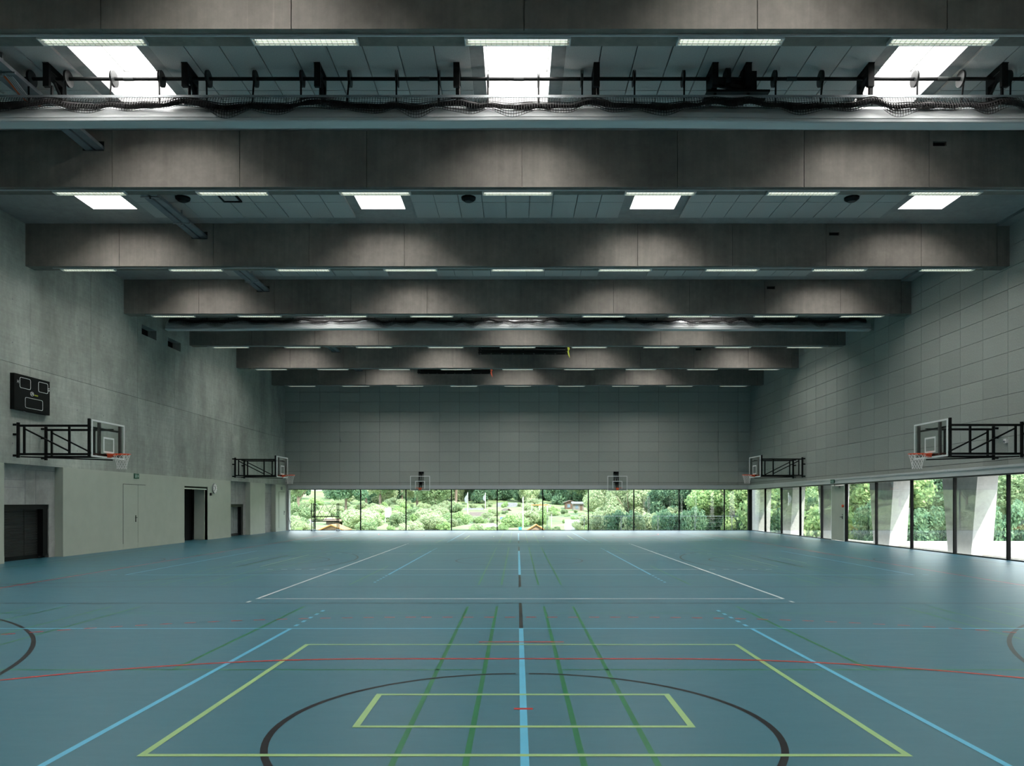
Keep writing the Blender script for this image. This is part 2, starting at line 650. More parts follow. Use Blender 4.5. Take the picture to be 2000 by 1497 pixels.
# ---- skylights
WORD = {0: 'bay above the camera', 1: 'bay before the nearest visible beam', 2: 'bay of the near divider curtain',
        3: 'bay behind the near divider curtain', 4: 'bay before the fourth visible beam',
        5: 'bay of the far divider curtain', 6: 'bay behind the far curtain', 7: 'bay nearest the end wall'}
for k, x, yc in SKY:
    e = empty('skylight', (x, yc, HC))
    struct(e, 'white skylight well in the ceiling')
    b = MB()
    t = 0.012
    a, c_ = SKY_HALF, 1.5
    b.box(-a, -a + t, -c_, c_, 0, 0.69)
    b.box(a - t, a, -c_, c_, 0, 0.69)
    b.box(-a + t, a - t, -c_, -c_ + t, 0, 0.69)
    b.box(-a + t, a - t, c_ - t, c_, 0, 0.69)
    b.build('shaft_lining', M_SHAFT, e)
    MB().box(-a, a, -c_, c_, 0.70, 0.73).build('glazing', M_EMIT, e)
    b = MB()
    b.box(-a + t, -a + t + .02, -c_ + t, c_ - t, 0.66, 0.70)
    b.box(a - t - .02, a - t, -c_ + t, c_ - t, 0.66, 0.70)
    b.box(-a + t, a - t, c_ - t - .02, c_ - t, 0.66, 0.70)
    b.box(-a + t, a - t, -c_ + t, -c_ + t + .02, 0.66, 0.70)
    b.build('glazing_frame', M_TRIM, e)

# ---- beams
JX = [-11.33, -8.65, -5.93, -3.22, 0.09, 3.41, 6.11, 8.78, 11.48]
SLOT = (8.86, 9.15)
for k in range(0, 9):
    y0 = k * P
    b = MB()
    g = 0.006
    edges = [-HW + 0.001] + JX + [13.63]
    for i in range(len(edges) - 1):
        xa = edges[i] + (g if i else 0)
        xb = edges[i + 1] - (g if i < len(edges) - 2 else 0)
        # face skin split round the two openings
        holes = [h for h in ((SLOT[0], SLOT[1], 9.26, 9.36), (-9.28, -8.82, 9.16, 9.36)) if h[0] > xa - .5 and h[1] < xb + .5]
        hh = [(max(h[0], xa), min(h[1], xb), h[2], h[3]) for h in holes if min(h[1], xb) > max(h[0], xa)]
        for c in grid_cells([xa, xb], [HB, HC - 0.004], hh):
            b.box(c[0], c[1], y0, y0 + 0.06, c[2], c[3])
    for c in grid_cells([-HW + 0.001, 13.63], [HB + 0.004, HC - 0.006],
                        [(SLOT[0], SLOT[1], 9.26, 9.36), (-9.28, -8.82, 9.16, 9.36)]):
        b.box(c[0], c[1], y0 + 0.052, y0 + BT, c[2], c[3])
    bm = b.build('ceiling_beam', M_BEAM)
    struct(bm, 'deep concrete roof beam spanning the hall')
    MB().box(SLOT[0] - .01, SLOT[1] + .01, y0 + 0.07, y0 + 0.10, 9.25, 9.37).build('slot_shade', M_BLACK, bm)  # black plate added to stand in for the dark inside the slot
    # end block against the right wall
    MB().box(13.65, 13.998, y0 + 0.01, y0 + BT - .01, HB + 0.003, HC - 0.07).build('beam_end_block', M_BEAM, bm)
    if k >= 1:
        MB().box(-13.3, 13.3, y0 + 0.12, y0 + 0.145, HB - 0.026, HB - 0.002).build('cable_trunking', M_LAMPH, bm)

# ---- right wall: acoustic panels above a long glazed band
R0 = 2.89
PANEL_W, PANEL_H = 1.2, 0.6
rows = [(2.745, 2.885), (2.89, 3.545)]
z = 3.545
while z < HC - 0.02:
    rows.append((z, min(z + 0.6, HC - 0.005)))
    z += 0.6
b = MB()
b.box(14.035, 15.5, YB, YF + 0.6, 2.60, HC + 0.69)
b.box(14.035, 14.3, YB, YF + 0.3, HL, 2.60)
b.box(14.3, 15.5, YB, YF + 0.6, 2.55, 2.60)
wall_right = b.build('wall_right', M_BACK)
wall_right.data.materials.clear()
wall_right.data.materials.append(M_PIER)
struct(wall_right, 'right wall clad in grey acoustic panels above the windows')
MB().box(14.031, 14.034, YB, YF, 2.745, HC).build('joint_backing', M_BACK, wall_right)
M_ACOUR = mat('acoustic_panel_side', (0.315, 0.34, 0.31), 0.9, noise=0.10, nscale=45, bump=0.3, bscale=90, rand=0.05, spec=0.1)  # darker copy of the end-wall panel; dimmer side-wall light put into its colour
far_me = panel_mesh('wall_panel_unit', 1, 1, 1, M_ACOU)
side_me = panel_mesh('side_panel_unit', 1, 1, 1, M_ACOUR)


def unit_panel(parent, x0, x1, y0, y1, z0, z1):
    o = link('wall_panel', side_me if parent is wall_right else far_me, parent, ((x0 + x1) / 2, (y0 + y1) / 2, z0))
    o.scale = (x1 - x0, y1 - y0, z1 - z0)
    return o


g = 0.006
ys = [22.37 + 1.2 * i for i in range(-21, 21)]
ys = [YB] + [y for y in ys if YB + .1 < y < YF - .1] + [YF]
stuff = MB()
for i in range(len(ys) - 1):
    for (za, zb) in rows:
        if ys[i] > 20.5 and za > 2.8:
            unit_panel(wall_right, 14.0, 14.03, ys[i] + g, ys[i + 1] - g, za + g, zb - g)
        else:
            stuff.box(14.0, 14.03, ys[i] + g, ys[i + 1] - g, za + g, zb - g)
o = stuff.build('panel_field', M_ACOUR, wall_right)
o['kind'] = 'stuff'

# ---- far wall
b = MB()
b.box(-HW - 0.7, 14.0, YF + 0.035, YF + 1.0, 2.60, HC + 0.69)
b.box(-HW - 0.7, 14.0, YF + 0.035, YF + 0.35, HL, 2.60)
b.box(-HW - 0.7, -13.82, YF + 0.0, YF + 0.5, 0, 2.70)
wall_far = b.build('wall_far', M_PIER)
struct(wall_far, 'end wall clad in grey acoustic panels above the windows')
MB().box(-14, 13.995, YF + 0.031, YF + 0.034, 2.745, HC).build('joint_backing', M_BACK, wall_far)
xs = [0.09 + 1.2 * i for i in range(-13, 13)]
xs = [-HW] + [x for x in xs if -HW + .1 < x < HW - .1] + [HW - .003]
stuff = MB()
for i in range(len(xs) - 1):
    for (za, zb) in rows:
        if za > 2.8:
            unit_panel(wall_far, xs[i] + g, xs[i + 1] - g, YF, YF + 0.03, za + g, zb - g)
        else:
            stuff.box(xs[i] + g, xs[i + 1] - g, YF, YF + 0.03, za + g, zb - g)
o = stuff.build('panel_field', M_ACOU, wall_far)
o['kind'] = 'stuff'

# blind housings over both window bands
b = MB()
b.box(-13.8, 13.86, YF - 0.10, YF + 0.20, 2.50, 2.735)
o = b.build('trim_1', M_TRIM)
struct(o, 'pale blind housing over the end windows')
MB().box(-13.8, 13.86, YF - 0.125, YF - 0.10, 2.66, 2.735).build('upper_lip', M_TRIM, o)
MB().box(-13.8, 13.86, YF + 0.02, YF + 0.20, HL, 2.50).build('guide_slot', M_DARK, o)
b = MB()
b.box(13.88, 14.2, YB, YF + 0.2, 2.50, 2.735)
o = b.build('trim_2', M_TRIM)
struct(o, 'pale blind housing over the right windows')
jy = YB
while jy < YF - 3:
    MB().box(13.855, 13.88, jy + 0.005, min(jy + 5.56, YF), 2.66, 2.735).build('upper_lip', M_TRIM, o)
    jy += 5.57
MB().box(14.02, 14.2, YB, YF + 0.2, HL, 2.50).build('guide_slot', M_DARK, o)

# wall behind the camera
struct(MB().box(-HW - .7, 15.5, YB - 0.4, YB, -0.3, HC + 0.69).build('wall_back', M_WALL),
       'plain concrete wall behind the camera')

# ---- left wall: cast concrete in big formwork fields
JY = [YB, 3.6, 6.75, 9.9, 13.05, 16.2, 19.35, 22.5, 25.7, 28.85, 32.0, 35.15, 38.3, 41.45, 44.6, YF]
VENTS = [(29.17, 30.37, 7.95, 8.32), (31.35, 32.55, 7.93, 8.30)]
wl = MB()
wl.box(-HW - 0.7, -HW - 0.06, YB, YF + .3, 2.74, 7.90)
for c in grid_cells([YB, YF + .3], [7.90, HC + .69], VENTS):
    wl.box(-HW - 0.7, -HW - 0.06, c[0], c[1], c[2], c[3])
wl.box(-HW - 0.9, -HW - 0.7, YB, YF + .3, -0.3, HC + .69)
wall_left = wl.build('wall_left', M_NICHE)
struct(wall_left, 'cast concrete left wall with formwork joints')
for i in range(len(JY) - 1):
    for (za, zb) in ((2.74, 5.53), (5.53, HC)):
        hs = []
        for v in VENTS:
            if za < v[2] < zb and min(v[1], JY[i + 1]) > max(v[0], JY[i]):
                hs.append((max(v[0], JY[i] + .005), min(v[1], JY[i + 1] - .005), v[2], v[3]))
        b = MB()
        for c in grid_cells([JY[i] + 0.005, JY[i + 1] - 0.005], [za + (0.006 if za > 3 else 0), zb - 0.006], hs):
            b.box(-HW - 0.07, -HW, c[0], c[1], c[2], c[3])
        b.build('concrete_field', M_WALL, wall_left)
# tie holes
b = MB()
for i in range(len(JY) - 1):
    for fy in (0.25, 0.75):
        for zz in (3.3, 4.6, 6.1, 7.3):
            yy = JY[i] + fy * (JY[i + 1] - JY[i])
            b.prism([(-HW + 0.001, yy + 0.022 * math.cos(a * PI / 4), zz + 0.022 * math.sin(a * PI / 4)) for a in range(8)],
                    [(-HW + 0.003, yy + 0.022 * math.cos(a * PI / 4), zz + 0.022 * math.sin(a * PI / 4)) for a in range(8)])
o = b.build('tie_hole_plug', M_TARP, wall_left)
o['kind'] = 'stuff'
for v in VENTS:
    MB().box(-HW - 0.40, -HW - 0.34, v[0] + .002, v[1] - .002, v[2] + .002, v[3] - .002).build('vent_back', M_BLACK, wall_left)
    MB().box(-HW - 0.34, -HW - 0.33, v[0] + .2, v[0] + .22, v[2], v[3]).build('vent_blade', M_GALV, wall_left)
MB().box(-HW - 0.7, -HW - 0.06, YF - .01, YF + .3, -0.3, 2.74).build('corner_fill', M_NICHE, wall_left)

# ---- lower left wall: white panels between concrete niches
XP = -13.93
NICH = [(21.25, 24.0, True), (38.05, 40.8, True), (43.2, 45.1, False)]
DOORWAY = (32.75, 35.2)
SEG = [(YB, 21.25), (24.0, DOORWAY[0]), (DOORWAY[1], 38.05), (40.8, 43.2), (45.1, YF + 0.02)]
wp = MB()
for a, c in SEG:
    wp.box(-HW - 0.3, XP, a, c, 0.0, 2.735)
wp.box(-HW - 0.3, XP, DOORWAY[0], DOORWAY[1], 2.37, 2.735)
wpo = wp.build('wall_left_lower', M_WHITE)
struct(wpo, 'off-white painted panels along the foot of the left wall')
b = MB()
for a, c in SEG:
    b.box(XP, XP + 0.006, a, c, 0, 0.20)
o = b.build('baseboard_left', M_WHITE)
struct(o, 'low off-white skirting of the left wall')
M_SHUTS = [M_SHUT, M_SHUT2]
ni = 0
for (a, c, hatch) in NICH:
    b = MB()
    z1 = 1.60 if hatch else 0
    b.box(-HW - 0.3, -HW - 0.18, a, c, z1, 2.74)
    if not hatch:
        pass
    else:
        b.box(-HW - 0.3, -HW - 0.18, c - 0.30, c, 0, 1.60)
        b.box(-HW - 0.7, -HW - 0.55, a, c, 0, 1.70)
        b.box(-HW - 0.55, -HW - 0.3, c - .05, c, 0, 1.7)
    o = b.build('wall_niche', M_NICHE)
    struct(o, 'recessed concrete niche in the foot of the left wall')
    b = MB()
    if hatch:
        for zz in (2.08, 2.30):
            b.box(-HW - 0.182, -HW - 0.176, a, a + 1.25, zz, zz + 0.012)
        b.box(-HW - 0.182, -HW - 0.176, a + 1.3, a + 1.31, 1.6, 2.7)
        b.box(-HW - 0.182, -HW - 0.176, a + 1.8, a + 1.81, 1.6, 2.6)
        b.box(-HW - 0.182, -HW - 0.176, a + 1.3, c, 2.6, 2.615)
    else:
        for zz in (0.45, 0.95, 1.45, 2.2):
            b.box(-HW - 0.182, -HW - 0.176, a, c, zz, zz + 0.014)
    b.build('formwork_seam', M_TARP, o)
    if hatch:
        e = empty('roller_shutter', (-HW - 0.3, a + 1.2, 0))
        tag(e, ['dark roller shutter in the near concrete niche at the left edge',
                'grey roller shutter in the concrete niche past the open doorway'][ni], 'shutter')
        sh = M_SHUTS[ni]
        for i in range(19):
            zz = 0.12 + i * 0.073
            MB().box(-0.10, -0.075, -1.19, 1.0, zz, zz + 0.066).build('slat', sh, e)
        b = MB()
        b.box(-0.12, 0.10, -1.19, 1.24, 1.46, 1.598)
        b.build('shutter_box', M_BLACK, e)
        b = MB()
        b.box(-0.12, 0.09, 1.0, 1.24, 0.12, 1.46)
        b.build('guide_post', M_BLACK, e)
        for yy in (-0.55, 0.35):
            MB().box(-0.072, -0.06, yy, yy + 0.03, 0.12, 1.46).build('stiffener', sh, e)
        MB().box(-0.12, 0.10, 0.98, 1.24, 0.06, 0.12).build('foot_plate', M_BLACK, e)
        MB().box(-0.12, -0.05, -1.2, 1.0, 0.0, 0.12).build('sill', M_BLACK, e)
        ni += 1


def box_obj(name, m, parent, *a):
    return MB().box(*a).build(name, m, parent)


# closed flush door in the white panels
def flush_door(nm, y0, y1, top, side, hy):
    e = empty(nm, (XP, (y0 + y1) / 2, 0))
    struct(e, 'flush off-white door in the left wall')
    yo = (y0 + y1) / 2
    box_obj('leaf', M_WHITE, e, 0.004, 0.010, y0 - yo + .01, y1 - yo - .01, 0.01, top - .01)
    b = MB()
    b.box(0.0005, 0.004, y0 - yo - .008, y1 - yo + .008 + side, 0, top + .008)
    b.build('door_gap', M_BACK, e)
    if side > 0:
        box_obj('side_leaf', M_WHITE, e, 0.004, 0.010, y1 - yo + .012, y1 - yo + side - .005, 0.01, top - .01)
    h = MB()
    h.box(0.010, 0.018, hy - yo - .03, hy - yo + .03, 0.96, 1.2)
    h.bar((0.018, hy - yo, 1.12), (0.06, hy - yo, 1.12), 0.012)
    h.bar((0.06, hy - yo + .01, 1.12), (0.06, hy - yo - .13, 1.12), 0.012)
    h.build('door_handle', M_BLACK, e)
    return e


flush_door('door_1', 27.65, 28.72, 2.32, 0.6, 28.55)
flush_door('door_3', 45.7, 46.85, 2.32, 0.0, 46.7)

# open doorway
e = empty('door_2', (-HW, 34.0, 0))
struct(e, 'open dark doorway in the left wall')
b = MB()
b.box(-0.52, 0.06, DOORWAY[1] - 34.0 - 0.0, DOORWAY[1] - 34.0 + 0.01, 0, 2.37)
b.build('far_jamb', M_WHITE, e)
box_obj('open_leaf', M_WHITE, e, -0.48, -0.02, DOORWAY[1] - 34 - 0.14, DOORWAY[1] - 34 - 0.09, 0.02, 2.24)
b = MB()
b.box(-0.7, -0.62, DOORWAY[0] - 34, DOORWAY[1] - 34, 0, 2.5)
b.box(-0.62, -0.3, DOORWAY[0] - 34 - .02, DOORWAY[0] - 34 + .02, 0, 2.5)
b.build('dark_interior', M_BLACK, e)
box_obj('track_rail', M_ALU, e, 0.0, 0.03, DOORWAY[0] - 34, DOORWAY[1] - 34, 2.25, 2.29)
box_obj('header_gap', M_BLACK, e, -0.3, 0.02, DOORWAY[0] - 34, DOORWAY[1] - 34, 2.29, 2.37)

# ================================================================== WINDOWS
wn_i = 1


def window(parent_name, horizontal, a0, a1, post=True):
    """one floor-to-head glazed bay; a0,a1 along the wall"""
    global wn_i
    e = empty('window_%d' % wn_i, ((a0 + a1) / 2, YF + 0.1, 0) if horizontal else (14.1, (a0 + a1) / 2, 0))
    wn_i += 1
    h = (a1 - a0) / 2
    if horizontal:
        MB().box(-h + .02, h - .02, -0.012, 0.012, 0.03, HL).build('pane', M_GLASS, e)
        b = MB()
        b.box(h - 0.03, h + 0.03, -0.05, 0.05, 0.0, HL)
        b.build('mullion', M_BLACK, e)
        MB().box(-h + .02, h - .03, -0.04, 0.04, 0.0, 0.035).build('sill_profile', M_DARK, e)
    else:
        MB().box(-0.012, 0.012, -h + .02, h - .02, 0.03, HL).build('pane', M_GLASS, e)
        MB().box(-0.05, 0.05, -h - 0.03, -h + 0.03, 0.0, HL).build('mullion', M_BLACK, e)
        MB().box(-0.04, 0.04, -h + .03, h - .02, 0.0, 0.035).build('sill_profile', M_DARK, e)
    return e


FX = [-13.82] + [(p - VX) * (YF + .1) / F for p in (615.2, 704.4, 793, 881.7, 971, 1060, 1149, 1237.8, 1326.3, 1414.6)] + [13.93]
for i in range(len(FX) - 1):
    w = window('far', True, FX[i], FX[i + 1])
    struct(w, 'floor-length pane in the end wall')
MB().box(-13.82 - .02, -13.82 + .03, YF + 0.05, YF + 0.15, 0, HL).build('edge_profile', M_TRIM, wall_far)
RY = [22.5 + 2.76 * i for i in range(-9, 10)]
RY = [YB] + [y for y in RY if YB + .3 < y < 46.5] + [YF]
RDOOR = (33.54, 36.3)
for i in range(len(RY) - 1):
    a0, a1 = RY[i], RY[i + 1]
    if abs(a0 - 33.54) < 0.1:
        # door bay: white leaf then a pane
        e = empty('door_4', (14.02, a0, 0))
        struct(e, 'white door leaf between the right-hand windows')
        box_obj('leaf', M_WHITE, e, 0.0, 0.06, 0.10, 1.42, 0.02, 2.40)
        b = MB()
        b.box(-0.01, 0.1, 0.03, 0.09, 0, HL)
        b.box(-0.01, 0.1, 1.42, 1.46, 0, HL)
        b.build('door_frame', M_ALU, e)
        box_obj('door_post', M_BLACK, e, 0.0, 0.12, -0.03, 0.03, 0, HL)
        h = MB()
        h.box(-0.012, 0.0, 0.24, 0.30, 0.96, 1.09)
        h.box(-0.012, 0.0, 0.24, 0.29, 1.13, 1.17)
        h.bar((-0.012, 0.27, 1.05), (-0.06, 0.27, 1.05), 0.012)
        h.bar((-0.06, 0.26, 1.05), (-0.06, 0.40, 1.05), 0.012)
        h.build('door_handle', M_BLACK, e)
        b = MB()
        b.bar((-0.07, 0.15, 1.52), (-0.012, 0.15, 1.52), 0.06, 10)
        b.build('emergency_button', M_RIM, e)
        b = MB()
        b.box(-0.07, 0, 0.5, 1.1, 2.30, 2.39)
        b.box(-0.06, -0.03, 1.0, 1.55, 2.41, 2.43)
        b.build('door_closer', M_GALV, e)
        w = window('right', False, a0 + 1.46, a1)
        w.children[1].hide_render = False
        struct(w, 'narrow pane beside the white door')
        continue
    w = window('right', False, a0, a1)
    struct(w, 'floor-length pane in the right wall')
# corner post
struct(MB().box(13.90, 14.12, YF - 0.02, YF + 0.2, 0, HL).build('trim_3', M_BLACK), 'black corner post of the glazing')

# concrete piers outside, widening upwards
for i in range(-3, 5):
    yc = 25.94 + P * i
    if yc < YB:
        continue
    b = MB()
    xa, xb = 14.62, 15.28
    b.prism([(xa, yc - 0.45, -1.6), (xb + .05, yc - 0.45, -1.6), (xb + .05, yc + 0.45, -1.6), (xa, yc + 0.45, -1.6)],
            [(xa, yc - 1.05, 2.56), (xb, yc - 1.05, 2.56), (xb, yc + 1.05, 2.56), (xa, yc + 1.05, 2.56)])
    struct(b.build('facade_pier', M_PIER), 'sunlit concrete pier outside the right windows')

# ================================================================== COURT LINES
LZ = {'green': 0.0006, 'black': 0.0010, 'white': 0.0014, 'cyan': 0.0018, 'lime': 0.0022, 'red': 0.0026}


class Lines:
    def __init__(self, col, w):
        self.c, self.w, self.mb = col, w, MB()

    def seg(self, x0, y0, x1, y1, w=None):
        w = (w or self.w) / 2
        dx, dy = x1 - x0, y1 - y0
        l = math.hypot(dx, dy)
        nx, ny = -dy / l * w, dx / l * w
        z = LZ[self.c]
        self.mb.poly([(X0 + x0 + nx, y0 + ny, z), (X0 + x0 - nx, y0 - ny, z), (X0 + x1 - nx, y1 - ny, z), (X0 + x1 + nx, y1 + ny, z)][::-1])

    def rect(self, x0, y0, x1, y1):
        h = self.w / 2
        self.seg(x0 - h, y0, x1 + h, y0)
        self.seg(x0 - h, y1, x1 + h, y1)
        self.seg(x0, y0 + h, x0, y1 - h)
        self.seg(x1, y0 + h, x1, y1 - h)

    def arc(self, cx, cy, r, a0, a1, n=48, dash=None):
        z = LZ[self.c]
        h = self.w / 2
        if dash:
            da = dash[0] / r
            dg = dash[1] / r
            a = a0
            while a < a1 - da * .5:
                self.arc(cx, cy, r, a, a + da, 2)
                a += da + dg
            return
        for i in range(n):
            t0 = a0 + (a1 - a0) * i / n
            t1 = a0 + (a1 - a0) * (i + 1) / n
            self.mb.poly([(X0 + cx + (r - h) * math.cos(t0), cy + (r - h) * math.sin(t0), z),
                          (X0 + cx + (r + h) * math.cos(t0), cy + (r + h) * math.sin(t0), z),
                          (X0 + cx + (r + h) * math.cos(t1), cy + (r + h) * math.sin(t1), z),
                          (X0 + cx + (r - h) * math.cos(t1), cy + (r - h) * math.sin(t1), z)])

    def dashes(self, x0, y0, x1, y1, n, d=0.15, gp=0.20):
        l = math.hypot(x1 - x0, y1 - y0)
        ux, uy = (x1 - x0) / l, (y1 - y0) / l
        s = gp
        for i in range(n):
            self.seg(x0 + ux * s, y0 + uy * s, x0 + ux * (s + d), y0 + uy * (s + d))
            s += d + gp

    def done(self, name, label):
        self.mb.build(name, M_LINE[self.c], floor)['label'] = label


NAMES = ('near', 'middle', 'far')
# dark green badminton
for si, cy in enumerate(SECT):
    L_ = Lines('green', 0.042)
    for base in (0.37, 7.21):
        for s in (-1, 1):
            x = lambda v: s * (base + v)
            for v in (0, 0.46, 5.64, 6.1):
                if abs(x(v)) < 13.8:
                    L_.seg(x(v), cy - 6.7, x(v), cy + 6.7)
            for t in (-1, 1):
                L_.seg(x(0), cy + t * 1.98, x(6.1), cy + t * 1.98)
                L_.seg(x(0), cy + t * 5.94, x(6.1), cy + t * 5.94)
                L_.seg(x(3.05), cy + t * 1.98, x(3.05), cy + t * 6.7)
    L_.done('badminton_marking', 'dark green court lines')
# black basketball
for si, cy in enumerate(SECT):
    L_ = Lines('black', 0.05)
    L_.rect(-13.1, cy - 7.1, 13.1, cy + 7.1)
    L_.seg(0, cy - 7.1, 0, cy + 7.1)
    a = 0.012 if si == 0 else 0.0
    L_.arc(0, cy, 1.8, PI / 2 + 0.035, PI / 2 - 0.035 + 2 * PI - 0.0, 96)
    for s in (-1, 1):
        fx = s * 7.28
        L_.seg(fx, cy - 2.27, fx, cy + 2.27)
        L_.seg(s * 13.1, cy - 2.27, fx, cy - 2.27)
        L_.seg(s * 13.1, cy + 2.27, fx, cy + 2.27)
        if s < 0:
            L_.arc(fx, cy, 1.8, -PI / 2, PI / 2, 32)
            L_.arc(-11.5, cy, 6.75, -math.asin(6.6 / 6.75), math.asin(6.6 / 6.75), 64)
            L_.arc(-11.5, cy, 1.25, -PI / 2, PI / 2, 20)
        else:
            L_.arc(fx, cy, 1.8, PI / 2, 3 * PI / 2, 32)
            L_.arc(11.5, cy, 6.75, PI - math.asin(6.6 / 6.75), PI + math.asin(6.6 / 6.75), 64)
            L_.arc(11.5, cy, 1.25, PI / 2, 3 * PI / 2, 20)
        for t in (-1, 1):
            L_.seg(s * 13.1, cy + t * 6.6, s * 10.1, cy + t * 6.6)
    if si == 1:
        L_.seg(-13.1, cy, 13.1, cy, 0.04)
    L_.done('basketball_marking', 'black court lines and circle')
# cyan cross volleyball
for si, cy in enumerate(SECT):
    L_ = Lines('cyan', 0.05)
    L_.rect(-9, cy - 4.5, 9, cy + 4.5)
    L_.seg(0, cy - 4.475, 0, cy + 4.475, 0.056)
    for s in (-1, 1):
        L_.seg(3 * s, cy - 4.475, 3 * s, cy + 4.475)
        L_.dashes(3 * s, cy + 4.5, 3 * s, cy + 7, 5)
        L_.dashes(3 * s, cy - 4.5, 3 * s, cy - 7, 5)
        for t in (-1, 1):
            L_.seg(s * 9.2, cy + t * 4.5, s * 9.35, cy + t * 4.5)
    L_.done('volleyball_marking', 'cyan court lines')
# white main volleyball
L_ = Lines('white', 0.05)
L_.rect(-4.5, 13.4, 4.5, 31.4)
for yy in (19.4, 25.4):
    L_.seg(-4.475, yy, 4.475, yy)
    for s in (-1, 1):
        L_.dashes(4.5 * s, yy, 8 * s, yy, 5)
for s in (-1, 1):
    L_.seg(4.5 * s, 12.9, 4.5 * s, 13.08)
    L_.seg(4.5 * s, 31.72, 4.5 * s, 31.9)
L_.done('volleyball_marking', 'white court lines')
# lime floorball goal areas
L_ = Lines('lime', 0.05)
for f in (0, 1):
    m = (lambda y: 44.8 - y) if f else (lambda y: y)
    ya, yb = sorted((m(5.065), m(9.04)))
    L_.rect(-2.475, ya, 2.475, yb)
    ya, yb = sorted((m(5.715), m(6.675)))
    L_.rect(-1.225, ya, 1.225, yb)
for s in (-1, 1):
    L_.seg(s * 6.68, 20.2, s * 6.68, 24.9, 0.03)
    L_.seg(s * 7.85, 21.4, s * 7.85, 23.6, 0.03)
L_.done('floorball_marking', 'lime green court lines')
# red handball
L_ = Lines('red', 0.05)
GL = (2.21, 42.45)
for s in (-1, 1):
    L_.seg(10 * s, GL[0], 10 * s, GL[1])
for f, gy in enumerate(GL):
    t = 1 if f == 0 else -1
    L_.seg(-10, gy, 10, gy)
    L_.seg(-1.5, gy + t * 6, 1.5, gy + t * 6)
    L_.seg(-0.5, gy + t * 7, 0.5, gy + t * 7, 0.045)
    L_.seg(-0.075, gy + t * 4, 0.075, gy + t * 4)
    for i in range(5):
        xx = -1.425 + i * 0.3 * 2.0 / 2
    i = 0
    xx = -1.425
    while xx < 1.4:
        L_.seg(xx, gy + t * 9, xx + 0.15, gy + t * 9)
        xx += 0.30
    if t > 0:
        L_.arc(1.5, gy, 6, 0, PI / 2, 48)
        L_.arc(-1.5, gy, 6, PI / 2, PI, 48)
        L_.arc(1.5, gy, 9, 0.35, PI / 2, dash=(0.15, 0.15))
        L_.arc(-1.5, gy, 9, PI / 2, PI - 0.35, dash=(0.15, 0.15))
    else:
        L_.arc(1.5, gy, 6, -PI / 2, 0, 48)
        L_.arc(-1.5, gy, 6, -PI, -PI / 2, 48)
        L_.arc(1.5, gy, 9, -PI / 2, -0.35, dash=(0.15, 0.15))
        L_.arc(-1.5, gy, 9, -PI + 0.35, -PI / 2, dash=(0.15, 0.15))
L_.done('handball_marking', 'red court lines and goal arcs')

# ================================================================== STRIP LIGHTS
LW, LD = 1.54, 0.19


def make_lamp():
    e = empty('strip_light', (0, 0, 0))
    b = MB()
    b.box(-LW / 2, LW / 2, 0, 0.012, -0.05, 0.0)
    b.box(-LW / 2, LW / 2, LD - 0.012, LD, -0.05, 0.0)
    b.box(-LW / 2, -LW / 2 + .014, 0.012, LD - .012, -0.05, 0)
    b.box(LW / 2 - .014, LW / 2, 0.012, LD - .012, -0.05, 0)
    b.box(-LW / 2 + .014, LW / 2 - .014, 0.012, LD - .012, -0.008, 0)
    b.build('housing', M_LAMPH, e)
    b = MB()
    for yy in (0.062, 0.128):
        b.bar((-LW / 2 + .05, yy, -0.026), (LW / 2 - .05, yy, -0.026), 0.011, 8)
    b.build('lamp_tube', M_TUBE, e)
    b = MB()
    n = 20
    for i in range(1, n):
        x = -LW / 2 + LW * i / n
        b.box(x - .0025, x + .0025, 0.014, LD - .014, -0.049, -0.036)
    for yy in (0.018, 0.095, LD - 0.018):
        b.box(-LW / 2 + .016, LW / 2 - .016, yy - .003, yy + .003, -0.049, -0.036)
    b.build('louvre', M_ALU, e)
    return e


BEAMW = ['nearest', 'second', 'third', 'fourth', 'fifth', 'sixth', 'farthest']
proto = make_lamp()
first = True
for bi, k in enumerate(range(2, 9)):
    for j in range(-4, 5):
        if k == 2 and abs(j) > 3:
            continue
        o = proto if first else copy_tree(proto)
        first = False
        o.location = (j * 3.085, k * P + 0.145, HB - 0.004)
        pos = 'middle' if j == 0 else ORD[abs(j) - 1] + (' to the left of the middle one' if j < 0 else ' to the right of the middle one')
        lab = ('middle louvred strip light' if j == 0 else 'louvred strip light, ' + pos) + ', under the %s beam' % BEAMW[bi]
        tag(o, lab, 'ceiling light', 'louvred strip lights under the beams')

